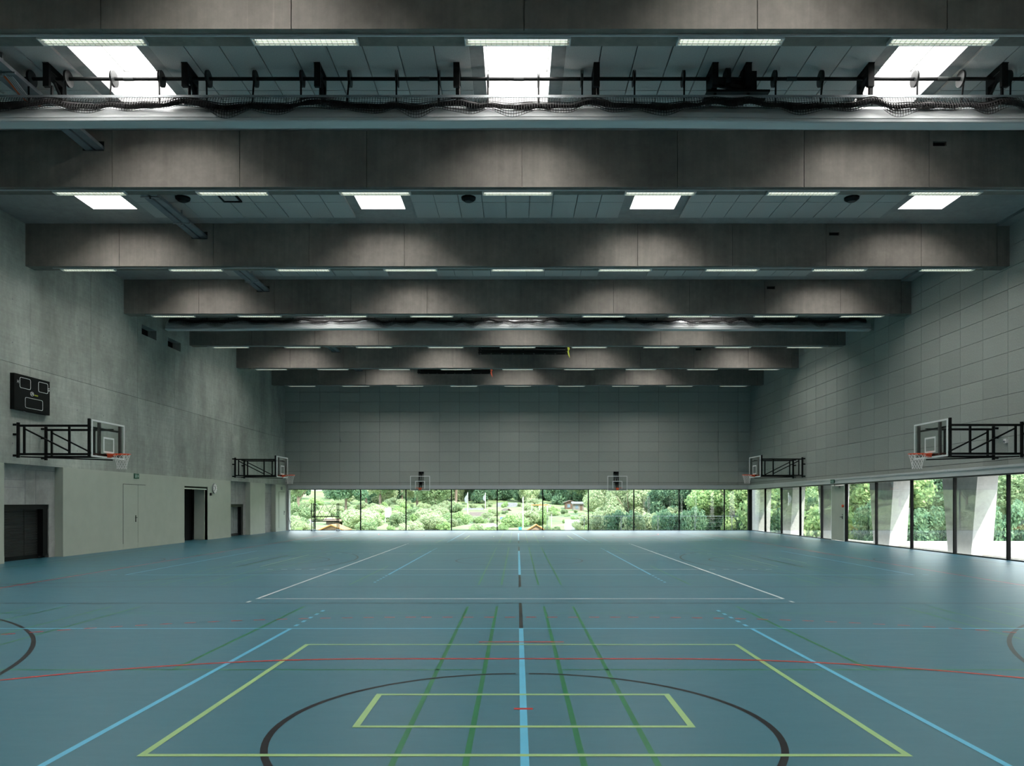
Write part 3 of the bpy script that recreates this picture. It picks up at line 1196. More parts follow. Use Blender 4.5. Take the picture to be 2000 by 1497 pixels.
# ================================================================== DIVIDER CURTAINS
def tubes_np(P0, P1, r, name, m, parent):
    """many thin triangular cords at once"""
    P0, P1 = np.asarray(P0, float), np.asarray(P1, float)
    d = P1 - P0
    l = np.linalg.norm(d, axis=1)
    keep = l > 1e-5
    P0, P1, d, l = P0[keep], P1[keep], d[keep], l[keep]
    d /= l[:, None]
    ref = np.where(np.abs(d[:, 2:3]) > 0.9, np.array([[1.0, 0, 0]]), np.array([[0, 0, 1.0]]))
    u = np.cross(d, ref)
    u /= np.linalg.norm(u, axis=1)[:, None]
    w = np.cross(d, u)
    n = len(P0)
    V = np.zeros((n, 6, 3))
    for i in range(3):
        a = 2 * PI * i / 3
        o = (u * math.cos(a) + w * math.sin(a)) * r
        V[:, i] = P0 + o
        V[:, i + 3] = P1 + o
    base = (np.arange(n) * 6)[:, None]
    q = np.array([[0, 1, 4, 3], [1, 2, 5, 4], [2, 0, 3, 5]])
    Fc = (base[:, :, None] + q[None]).reshape(-1, 4)
    me = bpy.data.meshes.new(name)
    me.vertices.add(n * 6)
    me.vertices.foreach_set('co', V.reshape(-1))
    me.loops.add(Fc.size)
    me.loops.foreach_set('vertex_index', Fc.reshape(-1).astype(np.int32))
    me.polygons.add(len(Fc))
    me.polygons.foreach_set('loop_start', np.arange(len(Fc), dtype=np.int32) * 4)
    me.polygons.foreach_set('loop_total', np.full(len(Fc), 4, dtype=np.int32))
    me.update(calc_edges=True)
    me.validate()
    me.materials.append(m)
    return link(name, me, parent)


DRX = [-12.27, -11.42, -10.57, -9.72, -8.87, -8.2, -7.37, -6.5, -5.64, -4.78, -3.93, -3.06, -2.2, -1.43, -0.54, 0.38,
       1.17, 2.12, 3.02, 4.68, 5.53, 6.43, 7.25, 8.09, 8.94, 9.8, 10.65, 11.5, 12.35]
BRX = [-13.3, -10.9, -8.47, -5.98, -3.6, -1.1, 1.42, 3.55, 4.15, 6.35, 8.75, 11.1, 13.3]


def make_curtain(simple=False):
    e = empty('divider_curtain', (0, 0, 0))       # origin at hall axis, y = shaft, z=0
    ZS = 9.385
    b = MB()
    b.bar((-13.7, 0, ZS), (13.7, 0, ZS), 0.032, 10)
    b.build('winding_shaft', M_BLACK, e, smooth=False)
    b = MB()
    for x in (-12.9, -7.1, -1.7, 0.02, 5.0, 7.75, 9.3):
        b.bar((x - .09, 0, ZS), (x + .09, 0, ZS), 0.038, 10)
    b.build('shaft_coupling', M_DARK, e)
    dm = MB()
    dm.bar((-0.02, 0, 0), (-0.012, 0, 0), 0.145, 20)
    dm.bar((0.012, 0, 0), (0.02, 0, 0), 0.145, 20)
    dm.bar((-0.012, 0, 0), (0.012, 0, 0), 0.09, 16)
    dme = None
    for i, x in enumerate(DRX):
        if dme is None:
            o = dm.build('strap_drum', M_DARK, e)
            dme = o.data
        else:
            o = link('strap_drum', dme, e)
        o.location = (x, 0, ZS)
        b = MB()
        sl = random.choice((0, 0, 0, 0, -0.04, 0.03))
        b.prism([(x - .016, -0.10, ZS - 0.08), (x + .016, -0.10, ZS - 0.08), (x + .016, -0.094, ZS - 0.08), (x - .016, -0.094, ZS - 0.08)],
                [(x - .016 + sl, -0.08, 8.86), (x + .016 + sl, -0.08, 8.86), (x + .016 + sl, -0.074, 8.86), (x - .016 + sl, -0.074, 8.86)])
        b.build('lifting_strap', M_BLACK, e)
    for x in BRX:
        b = MB()
        b.box(x - .055, x + .055, -0.26, 0.30, HC - 0.065, HC - 0.053)
        b.box(x - .055, x + .055, -0.24, -0.17, 9.13, HC - 0.06)
        b.box(x - .045, x + .045, 0.20, 0.27, 9.03, HC - 0.06)
        b.box(x - .05, x + .05, -0.17, 0.20, ZS - .05, ZS + .05)
        b.bar((x, -0.2, ZS + .12), (x, 0.2, ZS - .2), 0.025, 6)
        b.bar((x + .03, -0.1, 9.2), (x + .03, -0.1, 9.02), 0.03, 6)
        b.build('hanger_bracket', M_BLACK, e)
    # winch motor
    b = MB()
    b.box(3.42, 4.55, -0.18, 0.25, 9.06, 9.10)
    b.box(3.5, 3.6, -0.15, 0.2, 9.1, 9.5)
    b.box(4.2, 4.32, -0.15, 0.2, 9.1, 9.45)
    b.bar((3.62, 0.05, ZS - .02), (4.2, 0.05, ZS - .14), 0.09, 12)
    b.bar((3.78, 0.02, ZS + .02), (3.86, 0.02, ZS + .02), 0.17, 18)
    b.bar((4.08, 0.02, ZS), (4.15, 0.02, ZS), 0.15, 18)
    b.build('winch_motor', M_BLACK, e)
    # rail
    MB().box(-13.8, 13.8, -0.17, -0.14, 8.965, 9.005).build('support_rail', M_GALV, e)
    # net: draped grid. u along x, v down
    n = int(27.4 / 0.047)
    X = np.linspace(-13.7, 13.7, n)
    sag = np.zeros(n)
    br = np.array(BRX)
    dr = np.array(DRX)
    # scallops between straps
    pts = sorted(DRX + [-13.7, 13.7])
    r2 = np.random.default_rng(5)
    for i in range(len(pts) - 1):
        a, c = pts[i], pts[i + 1]
        amp = r2.uniform(0.02, 0.13)
        mk = (X >= a) & (X <= c)
        sag[mk] += amp * np.sin(PI * (X[mk] - a) / (c - a)) ** 1.3
    lift = sum(0.09 * np.exp(-((X - c) / 0.28) ** 2) for c in BRX)
    core = 8.845 + lift * 0.9 - 0.25 * sag + 0.008 * np.sin(X * 11)
    segs0, segs1 = [], []

    def layer(zt, zb, y0, y1, rows_, bulge, jit):
        rws = []
        for j in range(rows_ + 1):
            t = j / rows_
            zz = zt + (zb - zt) * t
            yy = y0 + (y1 - y0) * t + bulge * math.sin(PI * t) + jit * np.sin(X * 3.1 + j)
            rws.append(np.stack([X, np.full(n, 1.0) * yy, zz], 1))
        R = np.array(rws)
        segs0.append(R[:, :-1].reshape(-1, 3))
        segs1.append(R[:, 1:].reshape(-1, 3))
        segs0.append(R[:-1].reshape(-1, 3))
        segs1.append(R[1:].reshape(-1, 3))

    one = np.ones(n)
    layer(8.97 * one, core + 0.03, -0.155, -0.2, 3, 0.0, 0.004)
    layer(core + 0.02, core - 0.14 - sag, -0.20, -0.27, 5, -0.03, 0.006)
    layer(core + 0.03, core - 0.11 - sag * 0.7, -0.19, -0.25, 4, -0.02, 0.006)
    layer(core + 0.04, core - 0.08 - sag * 0.4, -0.17, -0.23, 4, -0.01, 0.006)
    o = tubes_np(np.concatenate(segs0), np.concatenate(segs1), 0.0045, 'safety_net', M_NET, e)
    # tight dark roll of gathered net
    b = MB()
    m_ = 240
    prev = None
    for i in range(m_ + 1):
        x = -13.7 + 27.4 * i / m_
        c0 = float(np.interp(x, X, core))
        rr = 0.044 + 0.010 * math.sin(x * 5.3) + 0.007 * math.sin(x * 13.0)
        ring = [(x, -0.17 + 1.1 * rr * math.cos(a * PI / 4), c0 - .03 + rr * math.sin(a * PI / 4)) for a in range(8)]
        base = len(b.v)
        b.v += ring
        if i:
            for a in range(8):
                b.f.append((base - 8 + a, base - 8 + (a + 1) % 8, base + (a + 1) % 8, base + a))
    b.build('gathered_net_roll', M_NET, e, smooth=True)
    # folded vinyl cloth: sloped front, crease, flat underside
    m_ = 120
    b = MB()
    r3 = np.random.default_rng(3)
    ph = r3.uniform(0, 6, 6)

    def prof(x):
        w = 0.012 * math.sin(x * .7 + ph[0]) + 0.008 * math.sin(x * 1.9 + ph[1])
        d = -0.035 * (x / 14) ** 2 - (0.02 if x > 2 else 0.0) * min(1, max(0, (x - 2) / 4)) + w * 0.4
        q = [(-0.02 + w, 8.88 + w), (-0.13 + w, 8.78), (-0.20, 8.68), (-0.235 + w * .3, 8.585), (-0.215, 8.572),
             (-0.245, 8.560), (-0.245, 8.515), (-0.225, 8.500), (0.03, 8.500), (0.06, 8.52),
             (0.06, 8.75), (0.02, 8.88)]
        return [(y, z_ + d * (1.0 if z_ < 8.7 else 0.5)) for y, z_ in q]

    for i in range(m_ + 1):
        x = -13.85 + 27.75 * i / m_
        pr = prof(x)
        base = len(b.v)
        b.v += [(x, y, z_) for y, z_ in pr]
        kk = len(pr)
        if i:
            for a in range(kk):
                b.f.append((base - kk + a, base - kk + (a + 1) % kk, base + (a + 1) % kk, base + a))
        else:
            b.f.append(tuple(range(kk)))
    b.f.append(tuple(range(len(b.v) - 1, len(b.v) - 1 - kk, -1)))
    b.build('folded_cloth', M_CLOTH, e, smooth=False)
    return e


cur1 = make_curtain()
cur1.location = (0, 14.3, 0)
tag(cur1, 'raised divider curtain nearest the camera, white cloth under black net', 'curtain', 'raised divider curtains')
cur2 = copy_tree(cur1)
cur2.location = (0, 14.3 + 3 * P, 0)
tag(cur2, 'farther raised divider curtain, hanging behind the fourth visible beam', 'curtain', 'raised divider curtains')

# ================================================================== CABLE TRAY, SENSORS, HATCH
tray = empty('cable_tray', (-9.05, 20, 9.2))
tag(tray, 'grey twin-channel cable tray running under the ceiling at left', 'cable tray')
for s in (-1, 1):
    b = MB()
    xc = s * 0.115
    b.box(xc - .085, xc + .085, -22.5, 27, 0, 0.004)
    b.box(xc - .088, xc - .084, -22.5, 27, 0, 0.07)
    b.box(xc + .084, xc + .088, -22.5, 27, 0, 0.07)
    b.build('tray_channel', M_TARP, tray)
b = MB()
for k in range(1, 9):
    for d in (1.1, 2.6, 4.4):
        y = k * P + d - 20
        if y > 26.8:
            continue
        b2 = MB()
        b2.box(-.24, .24, y - .02, y + .02, -0.03, -0.002)
        b2.box(-.02, .02, y - .02, y + .02, -0.07, 0.34)
        b2.build('tray_support', M_GALV, tray)
b = MB()
for i, xx in enumerate((-0.15, -0.11, 0.09, 0.13)):
    b.bar((xx, -22, 0.02), (xx, 26.5, 0.02), 0.014, 6)
b.build('grey_cable', M_CABW, tray)
b = MB()
b.tube([(-.05, -9, .03), (-.05, -6.2, .03), (-.04, -6.0, -.02), (-.03, -5.75, -.10), (-.03, -5.5, -.12), (-.03, -5.2, -.02), (-.05, -4.8, .03), (-.05, 2, .03)], 0.022, 6)
b.build('orange_cable', M_CABO, tray)
b = MB()
for q in range(4):
    o_ = 0.035 * (q + 1)
    b.tube([(-.05 + o_, -9, .03), (-.05 + o_, -6.2, .03), (-.04 + o_, -6.0, -.03), (-.03 + o_, -5.75, -.12), (-.03 + o_, -5.5, -.13), (-.05 + o_, -5.2, .0), (-.05 + o_, -4.8, .03)], 0.009, 5)
b.build('white_cable', M_CABW, tray)

for (x, lab) in ((-8.66, 'black round ceiling speaker beside the cable tray'),
                 (-1.27, 'black round ceiling speaker left of the hall axis'),
                 (8.64, 'black round ceiling speaker towards the right wall')):
    e = empty('ceiling_speaker', (x, 3 * P + 3.55, HC - 0.052))
    tag(e, lab, 'speaker', 'round ceiling speakers behind the second beam')
    b = MB()
    b.bar((0, 0, 0), (0, 0, -0.05), 0.19, 24, 0.18)
    b.bar((0, 0, -0.05), (0, 0, -0.10), 0.18, 24, 0.11)
    b.build('speaker_body', M_BLACK, e)
    MB().bar((0, 0, -0.10), (0, 0, -0.108), 0.10, 20).build('grille', M_DARK, e)
e = empty('access_hatch', (-7.45, 3 * P + 3.55, HC - 0.052))
tag(e, 'square black-framed hatch in the ceiling panels behind the second beam', 'hatch')
b = MB()
for s in (-1, 1):
    b.box(s * 0.22 - .02, s * 0.22 + .02, -.24, .24, -0.04, 0)
    b.box(-.2, .2, s * 0.22 - .02, s * 0.22 + .02, -0.04, 0)
b.build('hatch_frame', M_BLACK, e)
MB().box(-.2, .2, -.2, .2, -0.012, 0).build('hatch_panel', M_ACOUC, e)

# ceiling-stowed climbing bars
for (x0, x1, y, z0, z1, m_, lab) in ((-1.9, 2.45, 38.0, 8.90, 9.22, M_YEL, 'black stowed equipment frame with yellow cord, before the sixth beam'),
                                     (-5.55, -1.45, 43.5, 8.86, 9.08, M_RIM, 'black stowed equipment frame with red cord, before the farthest beam')):
    e = empty('stowed_frame', ((x0 + x1) / 2, y, z0))
    tag(e, lab, 'gym equipment', 'stowed black equipment frames')
    w = (x1 - x0) / 2
    h = z1 - z0
    b = MB()
    for yy in (-.15, .15):
        b.sq((-w, yy, 0.03), (w, yy, 0.03), 0.07)
        b.sq((-w, yy, h), (w * .95, yy, h - .02), 0.07)
        b.sq((-w, yy, h * .5), (w, yy, h * .35), 0.05)
    b.build('side_rail', M_BLACK, e)
    b = MB()
    for i in range(9):
        xx = -w + .1 + (2 * w - .2) * i / 8
        b.box(xx - .03, xx + .03, -.17, .17, 0.0, h * .9 if i in (0, 4, 8) else 0.05)
    b.build('cross_bar', M_DARK, e)
    b = MB()
    for xx in (-w * .8, w * .8):
        b.bar((xx, 0, h), (xx, 0, HC - z0), 0.015, 6)
    b.build('suspension_rod', M_BLACK, e)
    b = MB()
    for q in range(4):
        b.tube([(w - .02 * q, -.2, h), (w + .06 - .03 * q, -.22, h * .55), (w - .05 + .02 * q, -.22, h * .2), (w + .02 * q, -.2, -.12 - .04 * q)], 0.012, 5)
    b.build('cord', m_, e)

# ================================================================== BASKETBALL GOALS
def ring_pts(r, z, n=24, cx=0, cy=0):
    return [(cx + r * math.cos(2 * PI * i / n), cy + r * math.sin(2 * PI * i / n), z) for i in range(n + 1)]


def net_segments(cx, z0, s=1, R=0.225, r=0.13, h=0.42, nv=12, nr=6):
    A, B = [], []
    for j in range(nr):
        t0, t1 = j / nr, (j + 1) / nr
        ra = R + (r - R) * min(1, t0 * 1.25) ** .8
        rb = R + (r - R) * min(1, t1 * 1.25) ** .8
        for i in range(nv):
            for d in (-1, 1):
                a0 = 2 * PI * (i + 0.5 * (j % 2)) / nv
                a1 = a0 + d * PI / nv
                A.append((cx + ra * math.cos(a0), ra * math.sin(a0), z0 - h * t0))
                B.append((cx + rb * math.cos(a1), rb * math.sin(a1), z0 - h * t1))
    return A, B


def make_goal(s, loc, label):
    """wall-hung swing goal; s=+1 projects to +x (left wall), -1 to -x"""
    e = empty('basketball_goal', loc)
    tag(e, label, 'basketball hoop', 'wall-hung basketball goals')
    X = lambda v: s * v
    xb = 2.16
    # two lattice arms
    for yy in (-0.86, 0.42):
        b = MB()
        b.sq((X(.14), yy, 3.79), (X(xb - .04), yy, 3.79), 0.06)
        b.sq((X(.14), yy, 3.0), (X(xb - .04), yy, 3.0), 0.06)
        b.sq((X(.31), yy, 3.02), (X(.31), yy, 3.77), 0.05)
        b.sq((X(1.56), yy, 3.02), (X(1.56), yy, 3.77), 0.05)
        b.sq((X(.33), yy, 3.70), (X(1.56), yy, 3.08), 0.04)
        b.build('lattice_arm', M_BLACK, e)
        b = MB()
        b.bar((X(.14), yy, 2.90), (X(.14), yy, 3.88), 0.045, 8)
        for zz in (2.96, 3.82, 3.55):
            b.box(X(0.0), X(.14), yy - .02, yy + .02, zz - .03, zz + .03)
        b.build('wall_hinge', M_BLACK, e)
    # tie bars
    b = MB()
    b.sq((X(xb - .04), -.88, 2.93), (X(xb - .04), -.88, 3.99), 0.06)
    b.sq((X(.2), -.86, 2.93), (X(xb - .1), .5, 2.91), 0.035)
    b.sq((X(xb - .06), -.88, 3.76), (X(xb - .06), .72, 3.76), 0.05)
    b.sq((X(xb - .06), -.88, 3.03), (X(xb - .06), .72, 3.03), 0.05)
    b.sq((X(xb - .04), .84, 2.98), (X(xb - .04), .84, 3.9), 0.035)
    b.build('rear_frame', M_BLACK, e)
    b = MB()
    for yy in (-.40, .76):
        b.box(X(xb - .05), X(xb + .01), yy - .045, yy + .045, 2.98, 3.92)
    b.build('board_upright', M_BROWN, e)
    # glass board
    gb = MB().box(X(xb + .03), X(xb + .045), -.90, .90, 2.93, 3.97).build('backboard', M_BGLASS, e)
    b = MB()
    t = 0.045
    x0, x1 = X(xb + .026), X(xb + .05)
    b.box(x0, x1, -.90, -.90 + t, 2.93, 3.97)
    b.box(x0, x1, .90 - t, .90, 2.93, 3.97)
    b.box(x0, x1, -.90 + t, .90 - t, 2.93, 2.93 + t)
    b.box(x0, x1, -.90 + t, .90 - t, 3.97 - t, 3.97)
    b.build('board_edge', M_BOARDW, gb)
    b = MB()
    x0, x1 = X(xb + .046), X(xb + .050)
    b.box(x0, x1, -.295, -.245, 3.08, 3.53)
    b.box(x0, x1, .245, .295, 3.08, 3.53)
    b.box(x0, x1, -.245, .245, 3.08, 3.13)
    b.box(x0, x1, -.245, .245, 3.48, 3.53)
    b.build('target_square', M_BOARDW, gb)
    # rim
    cx = X(xb + .045 + .15 + .225 + .0)
    b = MB()
    b.tube(ring_pts(0.232, 3.05, 28, cx), 0.012, 6)
    b.prism([(X(xb + .05), -.10, 2.95), (X(xb + .05), .10, 2.95), (X(xb + .05), .10, 3.06), (X(xb + .05), -.10, 3.06)],
            [(cx - X(.20), -.07, 3.0), (cx - X(.20), .07, 3.0), (cx - X(.20), .07, 3.06), (cx - X(.20), -.07, 3.06)])
    b.box(X(xb + .05), cx - X(.12), -.14, -.10, 3.03, 3.06)
    b.box(X(xb + .05), cx - X(.12), .10, .14, 3.03, 3.06)
    rim = b.build('rim', M_RIM, e)
    b = MB()
    b.box(X(xb - .06), X(xb + .05), -.09, .09, 2.98, 3.06)
    b.build('rim_mount', M_BLACK, e)
    A, B = net_segments(cx, 3.04)
    tubes_np(A, B, 0.005, 'net', M_NETW, rim)
    return e


make_goal(1, (-HW, 22.6, 0), 'near left basketball goal on a black lattice arm, below the scoreboard')
make_goal(1, (-HW, 39.3, 0), 'far left basketball goal on a black lattice arm, near the corner')
make_goal(-1, (HW, 22.4, 0), 'near right basketball goal on a black lattice arm, over the windows')
make_goal(-1, (HW, 39.0, 0), 'far right basketball goal on a black lattice arm, near the end wall')

for x, lab in ((-5.80, 'small clear basketball board on the end wall, left one'),
               (5.93, 'small clear basketball board on the end wall, right one')):
    e = empty('practice_goal', (x, YF, 0))
    tag(e, lab, 'basketball hoop', 'small goals on the end wall')
    b = MB()
    b.box(-.15, .15, -.06, 0, 3.42, 3.55)
    for xx in (-.13, .0, .11):
        b.box(xx - .018, xx + .018, -.12, -.06, 2.95, 3.55)
    b.box(-.16, .16, -.2, -.06, 2.90, 2.97)
    b.build('wall_bracket', M_BLACK, e)
    b = MB()
    for xx in (-.05, .05):
        b.sq((xx, -.1, 2.92), (xx, -.55, 2.55), 0.05)
        b.sq((xx, -.1, 3.45), (xx, -.55, 3.05), 0.04)
        b.sq((xx, -.55, 2.5), (xx, -.55, 3.1), 0.045)
    b.build('support_arm', M_BLACK, e)
    gb = MB().box(-.59, .59, -.62, -.605, 2.40, 3.27).build('backboard', M_BGLASS, e)
    b = MB()
    t = .04
    for (a0, a1, c0, c1) in ((-.59, -.59 + t, 2.40, 3.27), (.59 - t, .59, 2.40, 3.27), (-.55, .55, 2.40, 2.44), (-.55, .55, 3.23, 3.27),
                             (-.29, -.25, 2.50, 2.97), (.25, .29, 2.50, 2.97), (-.25, .25, 2.93, 2.97)):
        b.box(a0, a1, -.625, -.621, c0, c1)
    b.build('board_edge', M_BOARDW, gb)
    b = MB()
    b.tube([(p[0], p[1] - .87, p[2]) for p in ring_pts(0.23, 2.55, 24)], 0.011, 6)
    b.prism([(-.09, -.626, 2.42), (.09, -.626, 2.42), (.09, -.626, 2.57), (-.09, -.626, 2.57)],
            [(-.06, -.68, 2.46), (.06, -.68, 2.46), (.06, -.68, 2.56), (-.06, -.68, 2.56)])
    b.build('rim', M_RIM, e)

# ================================================================== SCOREBOARD
sb = empty('scoreboard', (-HW, 22.42, 4.74))
tag(sb, 'flat black scoreboard with white outlined score fields, high on the left wall', 'scoreboard')
MB().box(0.0, 0.12, -.82, .82, -.5, .5).build('case', M_BLACK, sb)


def outline(b, y0, y1, z0, z1, w=.016, x=0.122):
    r = .05
    pts = []
    for cy, cz, a0 in ((y1 - r, z1 - r, 0), (y0 + r, z1 - r, 90), (y0 + r, z0 + r, 180), (y1 - r, z0 + r, 270)):
        for q in range(4):
            a = math.radians(a0 + q * 30)
            pts.append((cy + r * math.cos(a), cz + r * math.sin(a)))
    pts.append(pts[0])
    for i in range(len(pts) - 1):
        b.sq((x, *pts[i]), (x, *pts[i + 1]), w * .7)


b = MB()
outline(b, -.58, -.10, .13, .42)
outline(b, .27, .72, .13, .42)
outline(b, -.34, .47, -.40, -.11)
b.build('score_field_outline', M_BOARDW, sb)


def text(body, size, loc, rot, m, name, parent, ext=0.002):
    cu = bpy.data.curves.new(name, 'FONT')
    cu.body = body
    cu.size = size
    cu.extrude = ext
    cu.align_x = 'CENTER'
    cu.align_y = 'CENTER'
    cu.materials.append(m)
    tmp = bpy.data.objects.new(name + '_tmp', cu)
    me = bpy.data.meshes.new_from_object(tmp)
    bpy.data.objects.remove(tmp)
    o = link(name, me, parent)
    o.location = loc
    o.rotation_euler = rot
    return o


RL = (PI / 2, 0, PI / 2)
text('H', .13, (.123, -.66, .28), RL, M_BOARDW, 'letter', sb)
text('G', .13, (.123, .765, .25), RL, M_BOARDW, 'letter', sb)
text('ON', .10, (.123, -.03, .02), RL, M_BOARDW, 'maker_mark', sb)
text('nnno', .085, (.123, .16, .005), RL, M_YEL, 'maker_mark', sb)
b = MB()
b.tube([(.124, -.03 + .075 * math.cos(a * PI / 6), .02 + .06 * math.sin(a * PI / 6)) for a in range(13)], .005, 4)
b.build('maker_ring', M_BOARDW, sb)
MB().bar((.05, -.3, -.5), (.05, -.2, -.53), .015).build('cable_gland', M_CABW, sb)


# ================================================================== SMALL WALL ITEMS
def exit_sign(name, loc, s, w, h, label, rotz):
    e = empty(name, loc)
    e.rotation_euler = (0, 0, rotz)
    tag(e, label, 'sign')
    MB().box(-w / 2, w / 2, -0.03, 0, -h / 2, h / 2).build('sign_plate', M_SIGN, e)
    b = MB()
    # running figure
    u = h / 10
    fx = -w * .22 * s
    b.bar((fx + .3 * u, -.032, 3 * u), (fx + .3 * u, -.034, 3 * u), .8 * u, 10)
    y = -.0325
    def limb(a, c, t):
        b.sq((fx + a[0] * u * s, y, a[1] * u), (fx + c[0] * u * s, y, c[1] * u), t * u)
    limb((0, 2), (-.4, -.4), 1.3)
    limb((-.4, -.4), (1.2, -1.6), .8)
    limb((1.2, -1.6), (.8, -3.4), .7)
    limb((-.4, -.4), (-1.4, -2.2), .8)
    limb((-1.4, -2.2), (-2.6, -2.6), .7)
    limb((0, 1.8), (1.8, .6), .6)
    limb((0, 1.8), (-1.8, .8), .6)
    b.build('running_figure', M_SIGNW, e)
    b = MB()
    ax = w * .24 * s
    b.prism([(ax - 1.6 * u * s, -.031, 3 * u), (ax - 1.6 * u * s, -.031, -3 * u), (ax + 1.8 * u * s, -.031, 0)],
            [(ax - 1.6 * u * s, -.034, 3 * u), (ax - 1.6 * u * s, -.034, -3 * u), (ax + 1.8 * u * s, -.034, 0)])
    b.build('arrow', M_SIGNW, e)
    return e


exit_sign('exit_sign', (XP, 28.6, 2.63), 1, .34, .19, 'green exit sign on the white panels above the closed door', PI / 2)
e = exit_sign('exit_sign', (13.86, 34.45, 2.60), -1, .40, .17, 'green exit sign on the blind housing above the white door', -PI / 2)
e = empty('wall_plate', (XP, 46.2, 2.52))
tag(e, 'small grey plate on the white panel by the end windows', 'sign')
MB().box(0, .02, -.15, .15, -.09, .09).build('plate', M_TARP, e)

# clock
ck = empty('wall_clock', (XP, 35.95, 2.32))
tag(ck, 'round white wall clock right of the open doorway', 'clock')
MB().bar((0, 0, 0), (.05, 0, 0), .235, 32).build('clock_rim', M_GALV, ck)
MB().bar((.05, 0, 0), (.054, 0, 0), .215, 32).build('clock_face', mat('clock_white', (.8, .8, .78), .4, noise=.02, nscale=4), ck)
b = MB()
b.sq((.058, 0, 0), (.058, -.05, .12), .02)
b.sq((.060, 0, 0), (.060, -.10, -.13), .014)
b.build('clock_hands', M_BLACK, ck)
b = MB()
for i in range(12):
    a = i * PI / 6
    b.sq((.056, .17 * math.cos(a), .17 * math.sin(a)), (.056, .2 * math.cos(a), .2 * math.sin(a)), .012)
b.build('hour_mark', M_BLACK, ck)
e = empty('wall_switch', (XP, 35.5, 2.05))
tag(e, 'small dark switch box under the clock by the doorway', 'switch')
MB().box(0, .06, -.06, .06, -.06, .06).build('switch_body', M_BLACK, e)
MB().box(.06, .068, -.03, .03, -.03, .03).build('switch_key', M_DARK, e)
e = empty('wall_sensor', (14.0, 22.37 * 1.0 + .05, 3.42))
tag(e, 'small white sensor on the right wall behind the near hoop arm', 'sensor')
MB().box(-.06, 0, -.06, .06, -.06, .06).build('sensor_body', M_BOARDW, e)
MB().bar((-.06, 0, 0), (-.09, 0, -.02), .035, 10).build('sensor_lens', M_GALV, e)

# hanging cord in the far left corner
b = MB()
b.tube([(-13.80, YF - .06, 2.4), (-13.80, YF - .08, 1.2), (-13.74, YF - .10, .7), (-13.66, YF - .10, .35), (-13.55, YF - .1, .02)], .012, 6)
tag(b.build('hanging_cord', M_BLACK), 'thin black cord hanging in the far left window corner', 'cord')

# equipment frame standing before the end window
ef = empty('equipment_trolley', (-11.4, 46.45, 0))
tag(ef, 'dark metal frame with crossed wires standing before the left end window', 'gym equipment')
for x in (-.81, -.70, .70, .80):
    b = MB()
    b.sq((x, 0, 0.06), (x, 0, 1.66), .04)
    b.build('upright', M_DARK, ef)
b = MB()
for zz, t in ((1.58, .02), (.86, .05), (.67, .035), (.58, .06)):
    b.sq((-.8, 0, zz), (.8, 0, zz), t)
b.build('cross_rail', M_DARK, ef)
b = MB()
for x0 in (-.58, .0):
    b.bar((x0, .0, 1.58), (x0 + .48, .0, .67), .012)
    b.bar((x0 + .48, .02, 1.58), (x0, .02, .67), .012)
b.build('cross_wire', M_BROWN, ef)
for x in (-.75, .75):
    b = MB()
    b.box(x - .09, x + .09, -.35, .35, .05, .09)
    b.build('foot', M_GALV, ef)
    for yy in (-.3, .3):
        b = MB()
        b.bar((x - .02, yy, .03), (x + .02, yy, .03), .03, 12)
        b.build('wheel', M_GALV, ef)

# ================================================================== OUTSIDE
def ground_h(x, y):
    h = np.interp(y, [0, 47, 58, 75, 100, 130, 160, 200, 320], [-1.2, -1.3, -1.2, -0.7, 0.15, 1.3, 4.0, 12.0, 40.0])
    if x > 14.3 and y < 41:
        t = min(1, max(0, (y - 34.7) / 4.5))
        h = (0.0) * (1 - t) + h * t
        if x < 16.0:
            h = 0.0 if y < 44 else h
    return float(h)


def terrain():
    xs = sorted(set(list(np.linspace(-170, -20, 16)) + list(np.linspace(-20, 40, 61)) + list(np.linspace(40, 220, 19)) + [14.3, 15.4, 16.0]))
    ysr = sorted(set(list(np.linspace(-20, 34, 12)) + [34.6, 34.8, 35.5, 36.5, 38, 39.2, 41, 44, 46] + list(np.linspace(47.6, 120, 60)) + list(np.linspace(120, 320, 30))))
    r = np.random.default_rng(11)
    V, Fc = [], []
    for j, y in enumerate(ysr):
        for i, x in enumerate(xs):
            z = ground_h(x, y) - 0.03
            if y > 56:
                z += 0.12 * math.sin(x * .35 + y * .2) + 0.1 * math.sin(x * .9 - y * .5)
            V.append((x, y, z))
    nx = len(xs)
    gr, gs = [], []
    for j in range(len(ysr) - 1):
        for i in range(nx - 1):
            xc, yc = (xs[i] + xs[i + 1]) / 2, (ysr[j] + ysr[j + 1]) / 2
            if xc < 14.3 and yc < 47.6:
                continue
            q = (j * nx + i, j * nx + i + 1, (j + 1) * nx + i + 1, (j + 1) * nx + i)
            if (yc < 34.7 and xc < 60 and xc > 14.3) or (xc < 15.9 and 34.7 <= yc < 46 and xc > 14.3):
                gs.append(q)
            else:
                gr.append(q)
    for nm, fs, m, lab in (('garden_ground', gr, M_GRASS, 'sunlit grassy slope with allotment gardens outside'),
                           ('gravel_terrace', gs, M_GRAVEL, 'bright gravel terrace outside the right windows')):
        used = sorted({i for q in fs for i in q})
        mp_ = {a: b_ for b_, a in enumerate(used)}
        me = bpy.data.meshes.new(nm)
        me.from_pydata([V[i] for i in used], [], [tuple(mp_[i] for i in q) for q in fs])
        me.polygons.foreach_set('use_smooth', [True] * len(me.polygons))
        me.materials.append(m)
        struct(link(nm, me), lab)


terrain()


